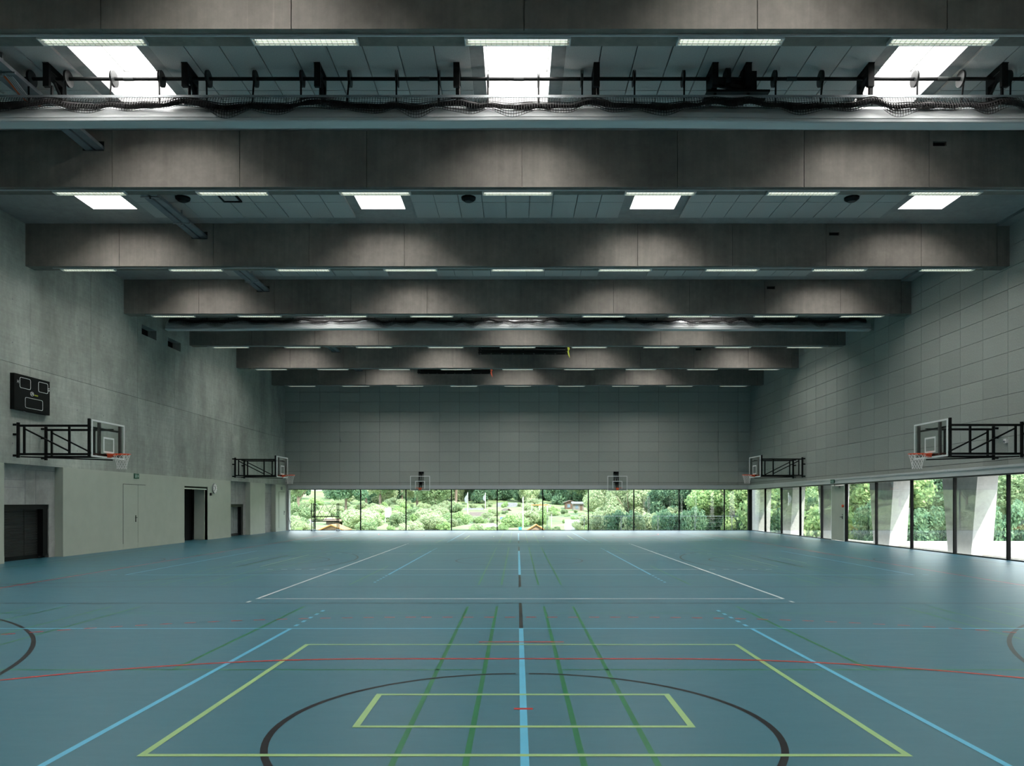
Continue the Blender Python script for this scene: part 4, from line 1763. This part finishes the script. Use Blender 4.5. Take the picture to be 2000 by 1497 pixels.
def crown_mesh(name, n, clumps, leaf, m, seed, squash=0.8):
    """leafy crown of radius ~1 made of small leaf quads on clump surfaces"""
    r = np.random.default_rng(seed)
    cc = []
    for i in range(clumps):
        d = r.normal(size=3)
        d /= np.linalg.norm(d)
        rad = r.uniform(.25, .82)
        cc.append((d * rad * np.array([1, 1, squash]), r.uniform(.17, .36)))
    idx = r.integers(0, clumps, n)
    cen = np.array([c[0] for c in cc])[idx]
    rr = np.array([c[1] for c in cc])[idx]
    d = r.normal(size=(n, 3))
    d /= np.linalg.norm(d, axis=1)[:, None]
    p = cen + d * (rr * r.uniform(.75, 1.08, n))[:, None]
    # leaf quads
    nrm = d + r.normal(size=(n, 3)) * .8
    nrm /= np.linalg.norm(nrm, axis=1)[:, None]
    a = np.cross(nrm, r.normal(size=(n, 3)))
    a /= np.linalg.norm(a, axis=1)[:, None]
    b_ = np.cross(nrm, a)
    s = leaf * r.uniform(.6, 1.3, n)[:, None]
    V = np.stack([p - a * s, p + b_ * s * .55, p + a * s, p - b_ * s * .55], 1)
    me = bpy.data.meshes.new(name)
    me.vertices.add(n * 4)
    me.vertices.foreach_set('co', V.reshape(-1))
    me.loops.add(n * 4)
    me.loops.foreach_set('vertex_index', np.arange(n * 4, dtype=np.int32))
    me.polygons.add(n)
    me.polygons.foreach_set('loop_start', np.arange(n, dtype=np.int32) * 4)
    me.polygons.foreach_set('loop_total', np.full(n, 4, dtype=np.int32))
    me.update(calc_edges=True)
    me.materials.append(m)
    return me


CROWN = [crown_mesh('crown_mid', 16000, 26, .036, LEAF[0], 1),
         crown_mesh('crown_pale', 16000, 24, .036, LEAF[1], 2),
         crown_mesh('crown_dark', 16000, 26, .036, LEAF[2], 3),
         crown_mesh('crown_fresh', 11000, 26, .050, LEAF[3], 4)]
BUSH = [crown_mesh('bush_mid', 6500, 20, .055, LEAF[0], 5, .7),
        crown_mesh('bush_pale', 6500, 20, .055, LEAF[1], 6, .6),
        crown_mesh('bush_dark', 6500, 20, .055, LEAF[2], 8, .7),
        crown_mesh('bush_fresh', 5500, 18, .060, LEAF[3], 9, .7)]
tm = MB()
tm.bar((0, 0, -.3), (0.02, 0, .5), .055, 8, .04)
tm.bar((0.02, 0, .5), (-.02, .02, 1.1), .04, 8, .02)
for q in range(5):
    a = q * 1.3
    tm.bar((0, 0, .45 + .1 * q), (.42 * math.cos(a), .42 * math.sin(a), .95 + .08 * q), .022, 6, .008)
tmo = bpy.data.meshes.new('trunk')
tmo.from_pydata(tm.v, [], tm.f)
tmo.materials.append(M_BARK)
KIND = ['mid-green', 'pale green', 'dark green', 'fresh bright green']


def tree(x, y, R, hgt, kind, label, group, trunk=True):
    z0 = ground_h(x, y) - .05
    e = empty('tree', (x, y, z0))
    tag(e, label, 'tree', group)
    c = link('crown', CROWN[kind], e, (0, 0, hgt - R * .85))
    c.scale = (R, R, R * random.uniform(.9, 1.25))
    c.rotation_euler = (0, 0, random.uniform(0, 6.28))
    if trunk:
        t = link('trunk', tmo, e, (0, 0, 0))
        hh = (hgt - R * .5) / 1.1
        t.scale = (hh * .8, hh * .8, hh)
        t.rotation_euler = (0, 0, random.uniform(0, 6.28))
    return e


def bush(x, y, R, hgt, kind, label, group):
    z0 = ground_h(x, y) - .05
    o = link('bush', BUSH[kind], None, (x, y, z0 + hgt * .42))
    o.scale = (R, R, hgt * .75)
    o.rotation_euler = (0, 0, random.uniform(0, 6.28))
    tag(o, label, 'bush', group)
    return o


# wooded slope closing the view behind the gardens
for i in range(44):
    Y = random.uniform(165, 235)
    px = 500 + 1000 * (i + random.uniform(-.4, .4)) / 43
    if 575 < px < 660:
        Y = random.uniform(200, 240)
    x = (px - VX) * Y / F
    k_ = random.choice((0, 0, 1, 2, 2, 3))
    tree(x, Y, random.uniform(6, 9), random.uniform(11, 17), k_, '%s tree of the wooded slope behind the gardens' % KIND[k_],
         '%s trees on the wooded slope' % KIND[k_])
# middle-distance garden trees (px, Y, R, h, kind)
for (px, Y, R, h, k_, lab) in (
        (675, 105, 3.4, 6.6, 2, 'dark round tree left of the second end-window bar'),
        (716, 112, 3.2, 7.0, 1, 'pale yellowish tree just right of the second end-window bar'),
        (742, 128, 4.2, 8.5, 0, 'broad mid-green tree behind the white board'),
        (785, 135, 4.5, 9.5, 2, 'dark tree left of the small left basketball board'),
        (815, 120, 4.0, 7.5, 1, 'hazy pale tree below the small left basketball board'),
        (850, 112, 3.6, 6.6, 0, 'mid-green tree right of the small left basketball board'),
        (890, 130, 4.2, 9.0, 2, 'dark tree left of the two flags'),
        (920, 140, 4.6, 9.5, 0, 'tall tree behind the left flag'),
        (960, 140, 4.0, 8.5, 3, 'bright tree behind the right flag'),
        (1000, 150, 4.6, 8.6, 1, 'pale tree behind the grey-roofed hut'),
        (1060, 150, 5.2, 9.5, 2, 'dark tree behind the orange pergola'),
        (1110, 140, 5.0, 9.0, 2, 'dark tree above the brown hut'),
        (1150, 130, 4.5, 8.5, 0, 'tree right of the brown hut'),
        (582, 96, 1.9, 5.6, 0, 'slim tree with thin white trunk by the left window edge'),
        (582, 130, 2.2, 6.0, 3, 'bright tree before the white house')):
    tree((px - VX) * Y / F, Y, R, h, k_, lab, 'garden trees')
# near hedge of big shrubs and trees filling the right third of the end windows
rt = [(1175, 78, 2.6, 5.2, 1), (1200, 70, 2.8, 5.0, 1), (1228, 66, 2.6, 4.8, 1), (1255, 72, 3.0, 6.0, 0), (1283, 68, 2.7, 5.2, 1),
      (1310, 62, 2.5, 5.0, 2), (1338, 66, 2.8, 6.0, 2), (1362, 70, 2.8, 6.2, 0), (1388, 58, 2.1, 4.9, 3), (1416, 62, 2.6, 6.5, 3),
      (1440, 56, 2.2, 5.2, 3), (1466, 60, 2.8, 6.6, 3), (1495, 64, 3.0, 7.0, 0), (1350, 90, 4.0, 9.0, 2), (1420, 88, 4.2, 9.5, 2), (1280, 95, 4.0, 9.0, 0),
      (1215, 100, 4.0, 9.0, 0)]
for i, (px, Y, R, h, k_) in enumerate(rt):
    tree((px - VX) * Y / F, Y, R, h, k_, '%s leafy tree in the thicket outside the right end windows' % KIND[k_],
         '%s thicket trees outside the right end windows' % KIND[k_])
# trees beyond the terrace, seen through the right windows
rw = [(17.5, 52), (20.5, 47), (24, 50), (22, 42.5), (26.5, 41.5), (30, 46), (19.0, 57), (23, 62), (34, 40.5), (28, 56), (38, 47), (33, 53),
      (19.5, 41.5), (42, 40), (47, 46)]
for i, (x, y) in enumerate(rw):
    k_ = (3, 0, 3, 2, 0)[i % 5]
    tree(x, y, random.uniform(2.6, 3.4), random.uniform(5.0, 6.2), k_, '%s tree beyond the gravel terrace' % KIND[k_],
         '%s trees beyond the terrace' % KIND[k_])
for i in range(26):
    x = 17.0 + i * 1.05
    bush(x, 37.8 + random.uniform(-.5, 1.2), random.uniform(1.0, 1.4), random.uniform(2.0, 3.0), 2,
         'dark bush in the hedge at the end of the terrace', 'hedge bushes at the end of the terrace')
# undergrowth closing the foot of the thickets and the wooded slope
for i in range(34):
    px = 1165 + 330 * i / 33 + random.uniform(-4, 4)
    Y = random.uniform(55, 60)
    bush((px - VX) * Y / F, Y, random.uniform(.9, 1.4), random.uniform(1.9, 3.0), (1, 0, 2, 1, 2)[i % 5] if px < 1340 else (2, 3, 2, 0, 2)[i % 5],
         'leafy bush in the undergrowth outside the right end windows', 'undergrowth bushes outside the right end windows')
for i in range(46):
    px = 560 + 640 * i / 45 + random.uniform(-5, 5)
    Y = random.uniform(132, 150)
    if 590 < px < 655:
        continue
    bush((px - VX) * Y / F, Y, random.uniform(2.0, 3.2), random.uniform(3.0, 5.5), (2, 0, 2, 1, 0)[i % 5],
         'tall bush along the foot of the wooded slope', 'tall bushes at the foot of the wooded slope')
for i in range(40):
    y = random.uniform(44, 100)
    x = random.uniform(.29, .66) * y + random.uniform(0, 2)
    if x < 17.5:
        x = 17.5
    bush(x, y, random.uniform(2.0, 3.0), random.uniform(3.5, 5.5), (3, 0, 2, 3, 1)[i % 5],
         'tall leafy bush in the wood beyond the terrace', 'tall bushes in the wood beyond the terrace')
# low growth in the gardens
gsp = []
for i in range(210):
    Y = random.uniform(60, 128)
    px = random.uniform(560, 1190)
    s = random.uniform(.45, 1.35)
    k_ = random.choice((0, 1, 1, 3, 1))
    # leave the near left lawn and huts open
    if Y < 80 and (618 < px < 690 or 1000 < px < 1065 or 1095 < px < 1140):
        continue
    if 585 < px < 612 and (Y < 110 or px > 595):
        continue
    if 745 < px < 770 and Y < 84:
        s *= .4
    if 905 < px < 1030 and Y < 132:
        s *= .55
    if 1095 < px < 1145:
        s *= .5
    bush((px - VX) * Y / F, Y, s * 1.1, s * 1.3, k_, '%s bush in the allotment gardens' % KIND[k_], '%s garden bushes' % KIND[k_])
for (px, Y, R, h, k_, lab) in ((690, 72, 1.9, 2.1, 1, 'big pale bush right of the metal frame'),
                               (722, 76, 1.6, 1.8, 1, 'pale bush right of the second window bar'),
                               (850, 80, 1.6, 1.5, 3, 'round bright bush under the small left board'),
                               (1000, 74, 1.5, 1.5, 3, 'bright bush left of the tall white pole'),
                               (1140, 70, 1.1, 1.3, 1, 'pale bush right of the greenhouse'),
                               (1035, 80, 1.6, 1.7, 1, 'pale bush right of the tall white pole'),
                               (596, 88, 1.7, 2.6, 0, 'round green bush by the left window edge')):
    bush((px - VX) * Y / F, Y, R, h, k_, lab, 'large garden bushes')


# ---- garden huts
def hut(px, Y, w, d, hw, roof_h, mw, mr, label, over=.25, gable_front=False, z=None, win=True, rot=0.0, roof_pieces=True):
    x = (px - VX) * Y / F
    z0 = ground_h(x, Y) if z is None else z
    e = empty('garden_hut', (x, Y, z0))
    e.rotation_euler = (0, 0, rot)
    tag(e, label, 'hut', 'garden huts')
    MB().box(-w / 2, w / 2, -d / 2, d / 2, -.6, hw).build('walls', mw, e)
    b = MB()
    t = .08
    if gable_front:
        for s in (-1, 1):
            b.prism([(0, -d / 2 - over, hw + roof_h), (s * (w / 2 + over), -d / 2 - over, hw - .08), (s * (w / 2 + over), -d / 2 - over, hw - .08 + t), (0, -d / 2 - over, hw + roof_h + t)],
                    [(0, d / 2 + over, hw + roof_h), (s * (w / 2 + over), d / 2 + over, hw - .08), (s * (w / 2 + over), d / 2 + over, hw - .08 + t), (0, d / 2 + over, hw + roof_h + t)])
        g_ = MB()
        g_.prism([(-w / 2, -d / 2, hw), (w / 2, -d / 2, hw), (0, -d / 2, hw + roof_h)], [(-w / 2, d / 2, hw), (w / 2, d / 2, hw), (0, d / 2, hw + roof_h)])
        g_.build('gable', mw, e)
    else:
        for s in (-1, 1):
            b.prism([(-w / 2 - over, 0, hw + roof_h), (-w / 2 - over, s * (d / 2 + over), hw - .08), (-w / 2 - over, s * (d / 2 + over), hw - .08 + t), (-w / 2 - over, 0, hw + roof_h + t)],
                    [(w / 2 + over, 0, hw + roof_h), (w / 2 + over, s * (d / 2 + over), hw - .08), (w / 2 + over, s * (d / 2 + over), hw - .08 + t), (w / 2 + over, 0, hw + roof_h + t)])
        g_ = MB()
        g_.prism([(-w / 2, -d / 2, hw), (-w / 2, d / 2, hw), (-w / 2, 0, hw + roof_h)], [(w / 2, -d / 2, hw), (w / 2, d / 2, hw), (w / 2, 0, hw + roof_h)])
        g_.build('gable', mw, e)
    b.build('roof', mr, e)
    if win:
        MB().box(-w * .3, -w * .02, -d / 2 - .03, -d / 2, hw * .45, hw * .82).build('window_opening', M_PANE, e)
        MB().box(w * .15, w * .36, -d / 2 - .03, -d / 2, 0.0, hw * .85).build('hut_door', M_WOOD, e)
    return e


def zpx(py, Y):
    return EYE - (py - VY) * Y / F


hut(654, 66, 1.75, 2.2, 1.5, .40, M_WOODP, M_ROOFO, 'pale hut with orange gable roof behind the metal frame', gable_front=True, z=zpx(1035, 66) - 1.5, over=.28)
hut(1047, 64, 1.3, 1.6, 1.4, .38, M_WOODP, M_ROOFO, 'small hut with pale orange roof between two window bars', gable_front=True, z=zpx(1035, 64) - 1.4, over=.12)
hut(926, 112, 2.2, 2.4, 1.5, .55, M_WOODP, M_ROOFG, 'upper grey-roofed hut behind the left flagpole', z=zpx(1001.5, 112) - 1.5, win=False)
hut(935, 100, 1.9, 2.0, 1.2, .45, M_WOODP, M_ROOFB, 'pink-walled hut with brown roof under the left flag', z=zpx(1009, 100) - 1.2, win=False)
hut(957, 88, 1.7, 1.8, .85, .3, M_WOOD, M_ROOFB, 'low dark-brown hut left of the fifth window bar', z=zpx(1019.5, 88) - .85)
hut(990, 128, 2.9, 2.6, 1.2, .9, M_WOODG, M_ROOFG, 'wide hut with pale grey roof, highest of the middle group', z=zpx(994, 128) - 1.2, win=False)
hut(989, 112, 1.2, 2.0, 1.0, .5, M_WOOD, M_ROOFB, 'narrow brown hut below the wide grey roof', z=zpx(1001.5, 112) - 1.0, gable_front=True, win=False, rot=.3)
hut(1007, 106, 1.6, 1.6, .8, .4, M_WOODP, M_ROOFG, 'low pink-walled hut left of the tall pole', z=zpx(1010.5, 106) - .8, win=False)
hut(1113, 118, 1.5, 2.0, 1.4, .28, M_WOOD, M_ROOFB, 'brown hut with flat gable on the right slope', z=zpx(982, 118) - 1.4, gable_front=True)
hut(1129, 112, 1.5, 1.6, 1.35, .18, M_WOODG, M_ROOFG, 'grey plank lean-to beside the brown hut', z=zpx(984, 112) - 1.35)
hut(765 - 112, 82, 1.4, 1.4, 1.0, .2, M_ROOFB, M_WOODP, 'small reddish hut behind the orange-roofed one', z=zpx(1017, 82) - 1.0, win=False)

# white house far left
e = empty('house', ((622 - VX) * 165 / F, 165, ground_h(-42, 165)))
tag(e, 'white rendered house on the slope at the upper left window', 'house')
MB().box(-3.6, 3.6, -4, 4, -2, 5.4).build('walls', M_HOUSE, e)
MB().box(3.6, 7.0, -2, 4, -2, 4.2).build('side_wing', M_HOUSE, e)
b = MB()
b.prism([(-4, -4.5, 5.4), (4, -4.5, 5.4), (0, -4.5, 7.6)], [(-4, 4.5, 5.4), (4, 4.5, 5.4), (0, 4.5, 7.6)])
b.build('roof', M_ROOFB, e)
for (x0, z0) in ((-2.6, 2.2), (0.0, -.6), (1.6, 2.2), (-2.6, -.6)):
    MB().box(x0, x0 + .8, -4.04, -4, z0, z0 + 1.0).build('house_window', M_PANE, e)


# flags and poles
def pole(px, Y, y0, y1, r, label, flag=None):
    x = (px - VX) * Y / F
    zb, zt = zpx(y1, Y), zpx(y0, Y)
    e = empty('flagpole' if flag else 'garden_pole', (x, Y, zb))
    tag(e, label, 'flagpole' if flag else 'pole')
    MB().bar((0, 0, -.8), (0, 0, zt - zb), r, 8).build('pole', M_POLE, e)
    if flag:
        w, h = flag
        b = MB()
        top = zt - zb - .1
        n = 6
        for i in range(n):
            a0, a1 = i / n, (i + 1) / n
            f = lambda a: (-w * a, .12 * math.sin(a * 7), top - h * .55 * a)
            p0, p1 = f(a0), f(a1)
            q0, q1 = (p0[0] * .8, p0[1], top - h + .1 * a0), (p1[0] * .8, p1[1], top - h + .1 * a1)
            b.prism([p0, p1, q1, q0], [(p[0], p[1] + .01, p[2]) for p in (p0, p1, q1, q0)])
        b.build('flag', M_FLAG, e)


pole(913.5, 100, 962, 1014, .035, 'left flagpole with a limp grey-white flag among the huts', (.45, 1.3))
pole(948, 112, 963, 990, .03, 'shorter flagpole with a pale flag right of the left flag', (.4, 1.1))
pole(1021.5, 72, 971, 1036, .04, 'tall white pole standing right of the middle huts', None)
pole(1039.5, 140, 956, 982, .05, 'distant thin pole before the dark trees', None)
pole(1077.3, 76, 1005, 1035, .025, 'thin short pole left of the greenhouse', None)

# white banner board
e = empty('banner_board', ((758 - VX) * 84 / F, 84, zpx(1011, 84)))
tag(e, 'upright white board standing among the bushes', 'board')
MB().box(-.33, .33, -.02, .02, 0, 1.0).build('board_face', M_SAIL, e)
MB().box(-.3, -.26, 0.02, .05, -.9, .9).build('post', M_POLE, e)
MB().box(.26, .3, 0.02, .05, -.9, .9).build('post', M_POLE, e)


# parasols / awnings
def parasol(px, py, Y, R, label):
    e = empty('garden_parasol', ((px - VX) * Y / F, Y, zpx(py, Y) - 1.9))
    tag(e, label, 'parasol', 'pale garden parasols')
    b = MB()
    n = 8
    for i in range(n):
        a0, a1 = 2 * PI * i / n, 2 * PI * (i + 1) / n
        b.prism([(0, 0, 2.1), (R * math.cos(a0), R * math.sin(a0), 1.75), (R * math.cos(a1), R * math.sin(a1), 1.75)],
                [(0, 0, 2.08), (R * math.cos(a0), R * math.sin(a0), 1.73), (R * math.cos(a1), R * math.sin(a1), 1.73)])
    b.build('canopy', M_SAIL, e)
    MB().bar((0, 0, -.4), (0, 0, 2.1), .025, 6).build('pole', M_POLE, e)


parasol(962, 1026, 76, .75, 'white parasol before the low dark-brown hut')
parasol(892, 1020, 82, .85, 'pale parasol right of the fourth window bar')
parasol(1030, 961, 150, .5, 'small white parasol high up before the dark trees')

# pergola
e = empty('pergola', ((1054 - VX) * 100 / F, 100, zpx(987, 100) - 2))
tag(e, 'orange timber pergola between the pole and the right-hand huts', 'pergola')
MB().box(-1.1, 1.1, -.05, .05, 1.95, 2.05).build('beam', M_ROOFO, e)
for x in (-1.0, 0, 1.0):
    MB().box(x - .04, x + .04, -.04, .04, -.5, 1.95).build('post', M_POLE, e)
for x in (-.8, -.4, 0, .4, .8):
    MB().box(x - .03, x + .03, -.6, .6, 2.05, 2.11).build('rafter', M_ROOFO, e)

# greenhouse
e = empty('greenhouse', ((1118 - VX) * 72 / F, 72, zpx(1036, 72)))
tag(e, 'small white-framed greenhouse near the lower right of the gardens', 'greenhouse')
b = MB()
for x in (-.66, -.22, .22, .66):
    for yy in (-.6, .6):
        b.sq((x, yy, -.4), (x, yy, .65), .05)
    b.sq((x, -.6, .65), (x, 0, .92), .05)
    b.sq((x, .6, .65), (x, 0, .92), .05)
for yy in (-.6, .6):
    b.sq((-.66, yy, .65), (.66, yy, .65), .05)
b.sq((-.66, 0, .92), (.66, 0, .92), .05)
b.build('frame', M_POLE, e)
b = MB()
b.box(-.64, .64, -.6, -.59, -.4, .65)
b.prism([(-.66, -.6, .66), (.66, -.6, .66), (.66, 0, .93), (-.66, 0, .93)], [(-.66, -.6, .67), (.66, -.6, .67), (.66, 0, .94), (-.66, 0, .94)])
b.build('glazing', mat('greenhouse_sheet', (.75, .80, .78), .4, noise=.05, nscale=3), e)


def barrel(px, py, Y, m, label):
    e = empty('water_barrel', ((px - VX) * Y / F, Y, zpx(py, Y)))
    tag(e, label, 'barrel', 'garden water barrels')
    b = MB()
    b.bar((0, 0, 0), (0, 0, .16), .13, 14, .15)
    b.bar((0, 0, .16), (0, 0, .36), .15, 14, .13)
    b.build('barrel_body', m, e)
    MB().bar((0, 0, .36), (0, 0, .39), .14, 14).build('lid', m, e)


barrel(1016, 1039, 66, M_BARREL, 'teal water barrel left of the tall white pole')
barrel(979.5, 1018, 82, mat('barrel_blue', (.10, .16, .32), .4, noise=.1, nscale=4), 'blue water barrel by the fifth window bar')

# grey tarpaulin heap
b = MB()
n, mrow = 14, 6
x0, y0, zb = (604 - VX) * 74 / F, 74, zpx(1040, 74)
for j in range(mrow + 1):
    t = j / mrow
    for i in range(n):
        a = 2 * PI * i / n
        rr = .55 * math.cos(t * PI / 2) ** .7 + .0
        b.v.append((x0 + rr * math.cos(a) * 1.0, y0 + rr * math.sin(a), zb + 1.15 * math.sin(t * PI / 2)))
for j in range(mrow):
    for i in range(n):
        b.f.append((j * n + i, j * n + (i + 1) % n, (j + 1) * n + (i + 1) % n, (j + 1) * n + i))
tag(b.build('tarpaulin_heap', M_TARP, None, True), 'grey covered heap left of the orange-roofed hut', 'heap')

# wire fence outside the end windows
e = empty('wire_fence', (7.5, 53, -1.25))
tag(e, 'thin wire fence with pale top rail outside the right end windows', 'fence')
MB().bar((-5.5, 0, 2.02), (9.5, 0, 2.02), .011, 6).build('top_rail', M_GALV, e)
for i in range(7):
    x = -5.5 + 2.5 * i
    MB().bar((x, 0, 0), (x, 0, 2.02), .022, 6).build('post', M_TARP, e)
b = MB()
for q in range(7):
    b.bar((-5.5, 0, .3 + q * .26), (9.5, 0, .3 + q * .26), .004, 4)
o = b.build('wire', M_TARP, e)

# ================================================================== labels of look-alike plants by place
from collections import defaultdict
plants = defaultdict(list)
for o in C.objects:
    if o.parent is None and o.get('category') in ('tree', 'bush'):
        x, y = o.location.x, o.location.y
        px = VX + F * x / y
        if px <= 1464:
            bars = [VX + F * v / (YF + .1) for v in FX[1:-1]]
            place = 'the %s end pane' % ORD[sum(px > b_ for b_ in bars)]
        else:
            place = 'right-wall panes %s the door' % ('beyond' if 14.1 * y / x > 35 else 'before')
        plants[(o['label'], place)].append((y, o))
for (lab, place), lst in plants.items():
    total = sum(1 for k_ in plants if k_[0] == lab)
    if total == 1 and len(lst) == 1:
        continue
    lst.sort(key=lambda q: q[0])
    for i, (y, o) in enumerate(lst):
        short = lab.replace(' in the allotment gardens', ' in the gardens').replace(' of the wooded slope behind the gardens', ' on the slope') \
            .replace(' in the thicket outside the right end windows', ' in the thicket') \
            .replace(' in the undergrowth outside the right end windows', ' in the undergrowth') \
            .replace(' in the hedge at the end of the terrace', ' in the terrace hedge') \
            .replace(' in the wood beyond the terrace', ' beyond the terrace').replace(' beyond the gravel terrace', ' past the terrace') \
            .replace(' along the foot of the wooded slope', ' at the slope foot')
        if len(lst) == 1:
            o['label'] = '%s, seen through %s' % (short, place)
        elif i < len(ORD):
            o['label'] = '%s, %snearest in %s' % (short, '' if i == 0 else ORD[i] + ' ', place)
        else:
            o['label'] = '%s, far back in %s' % (short, place)
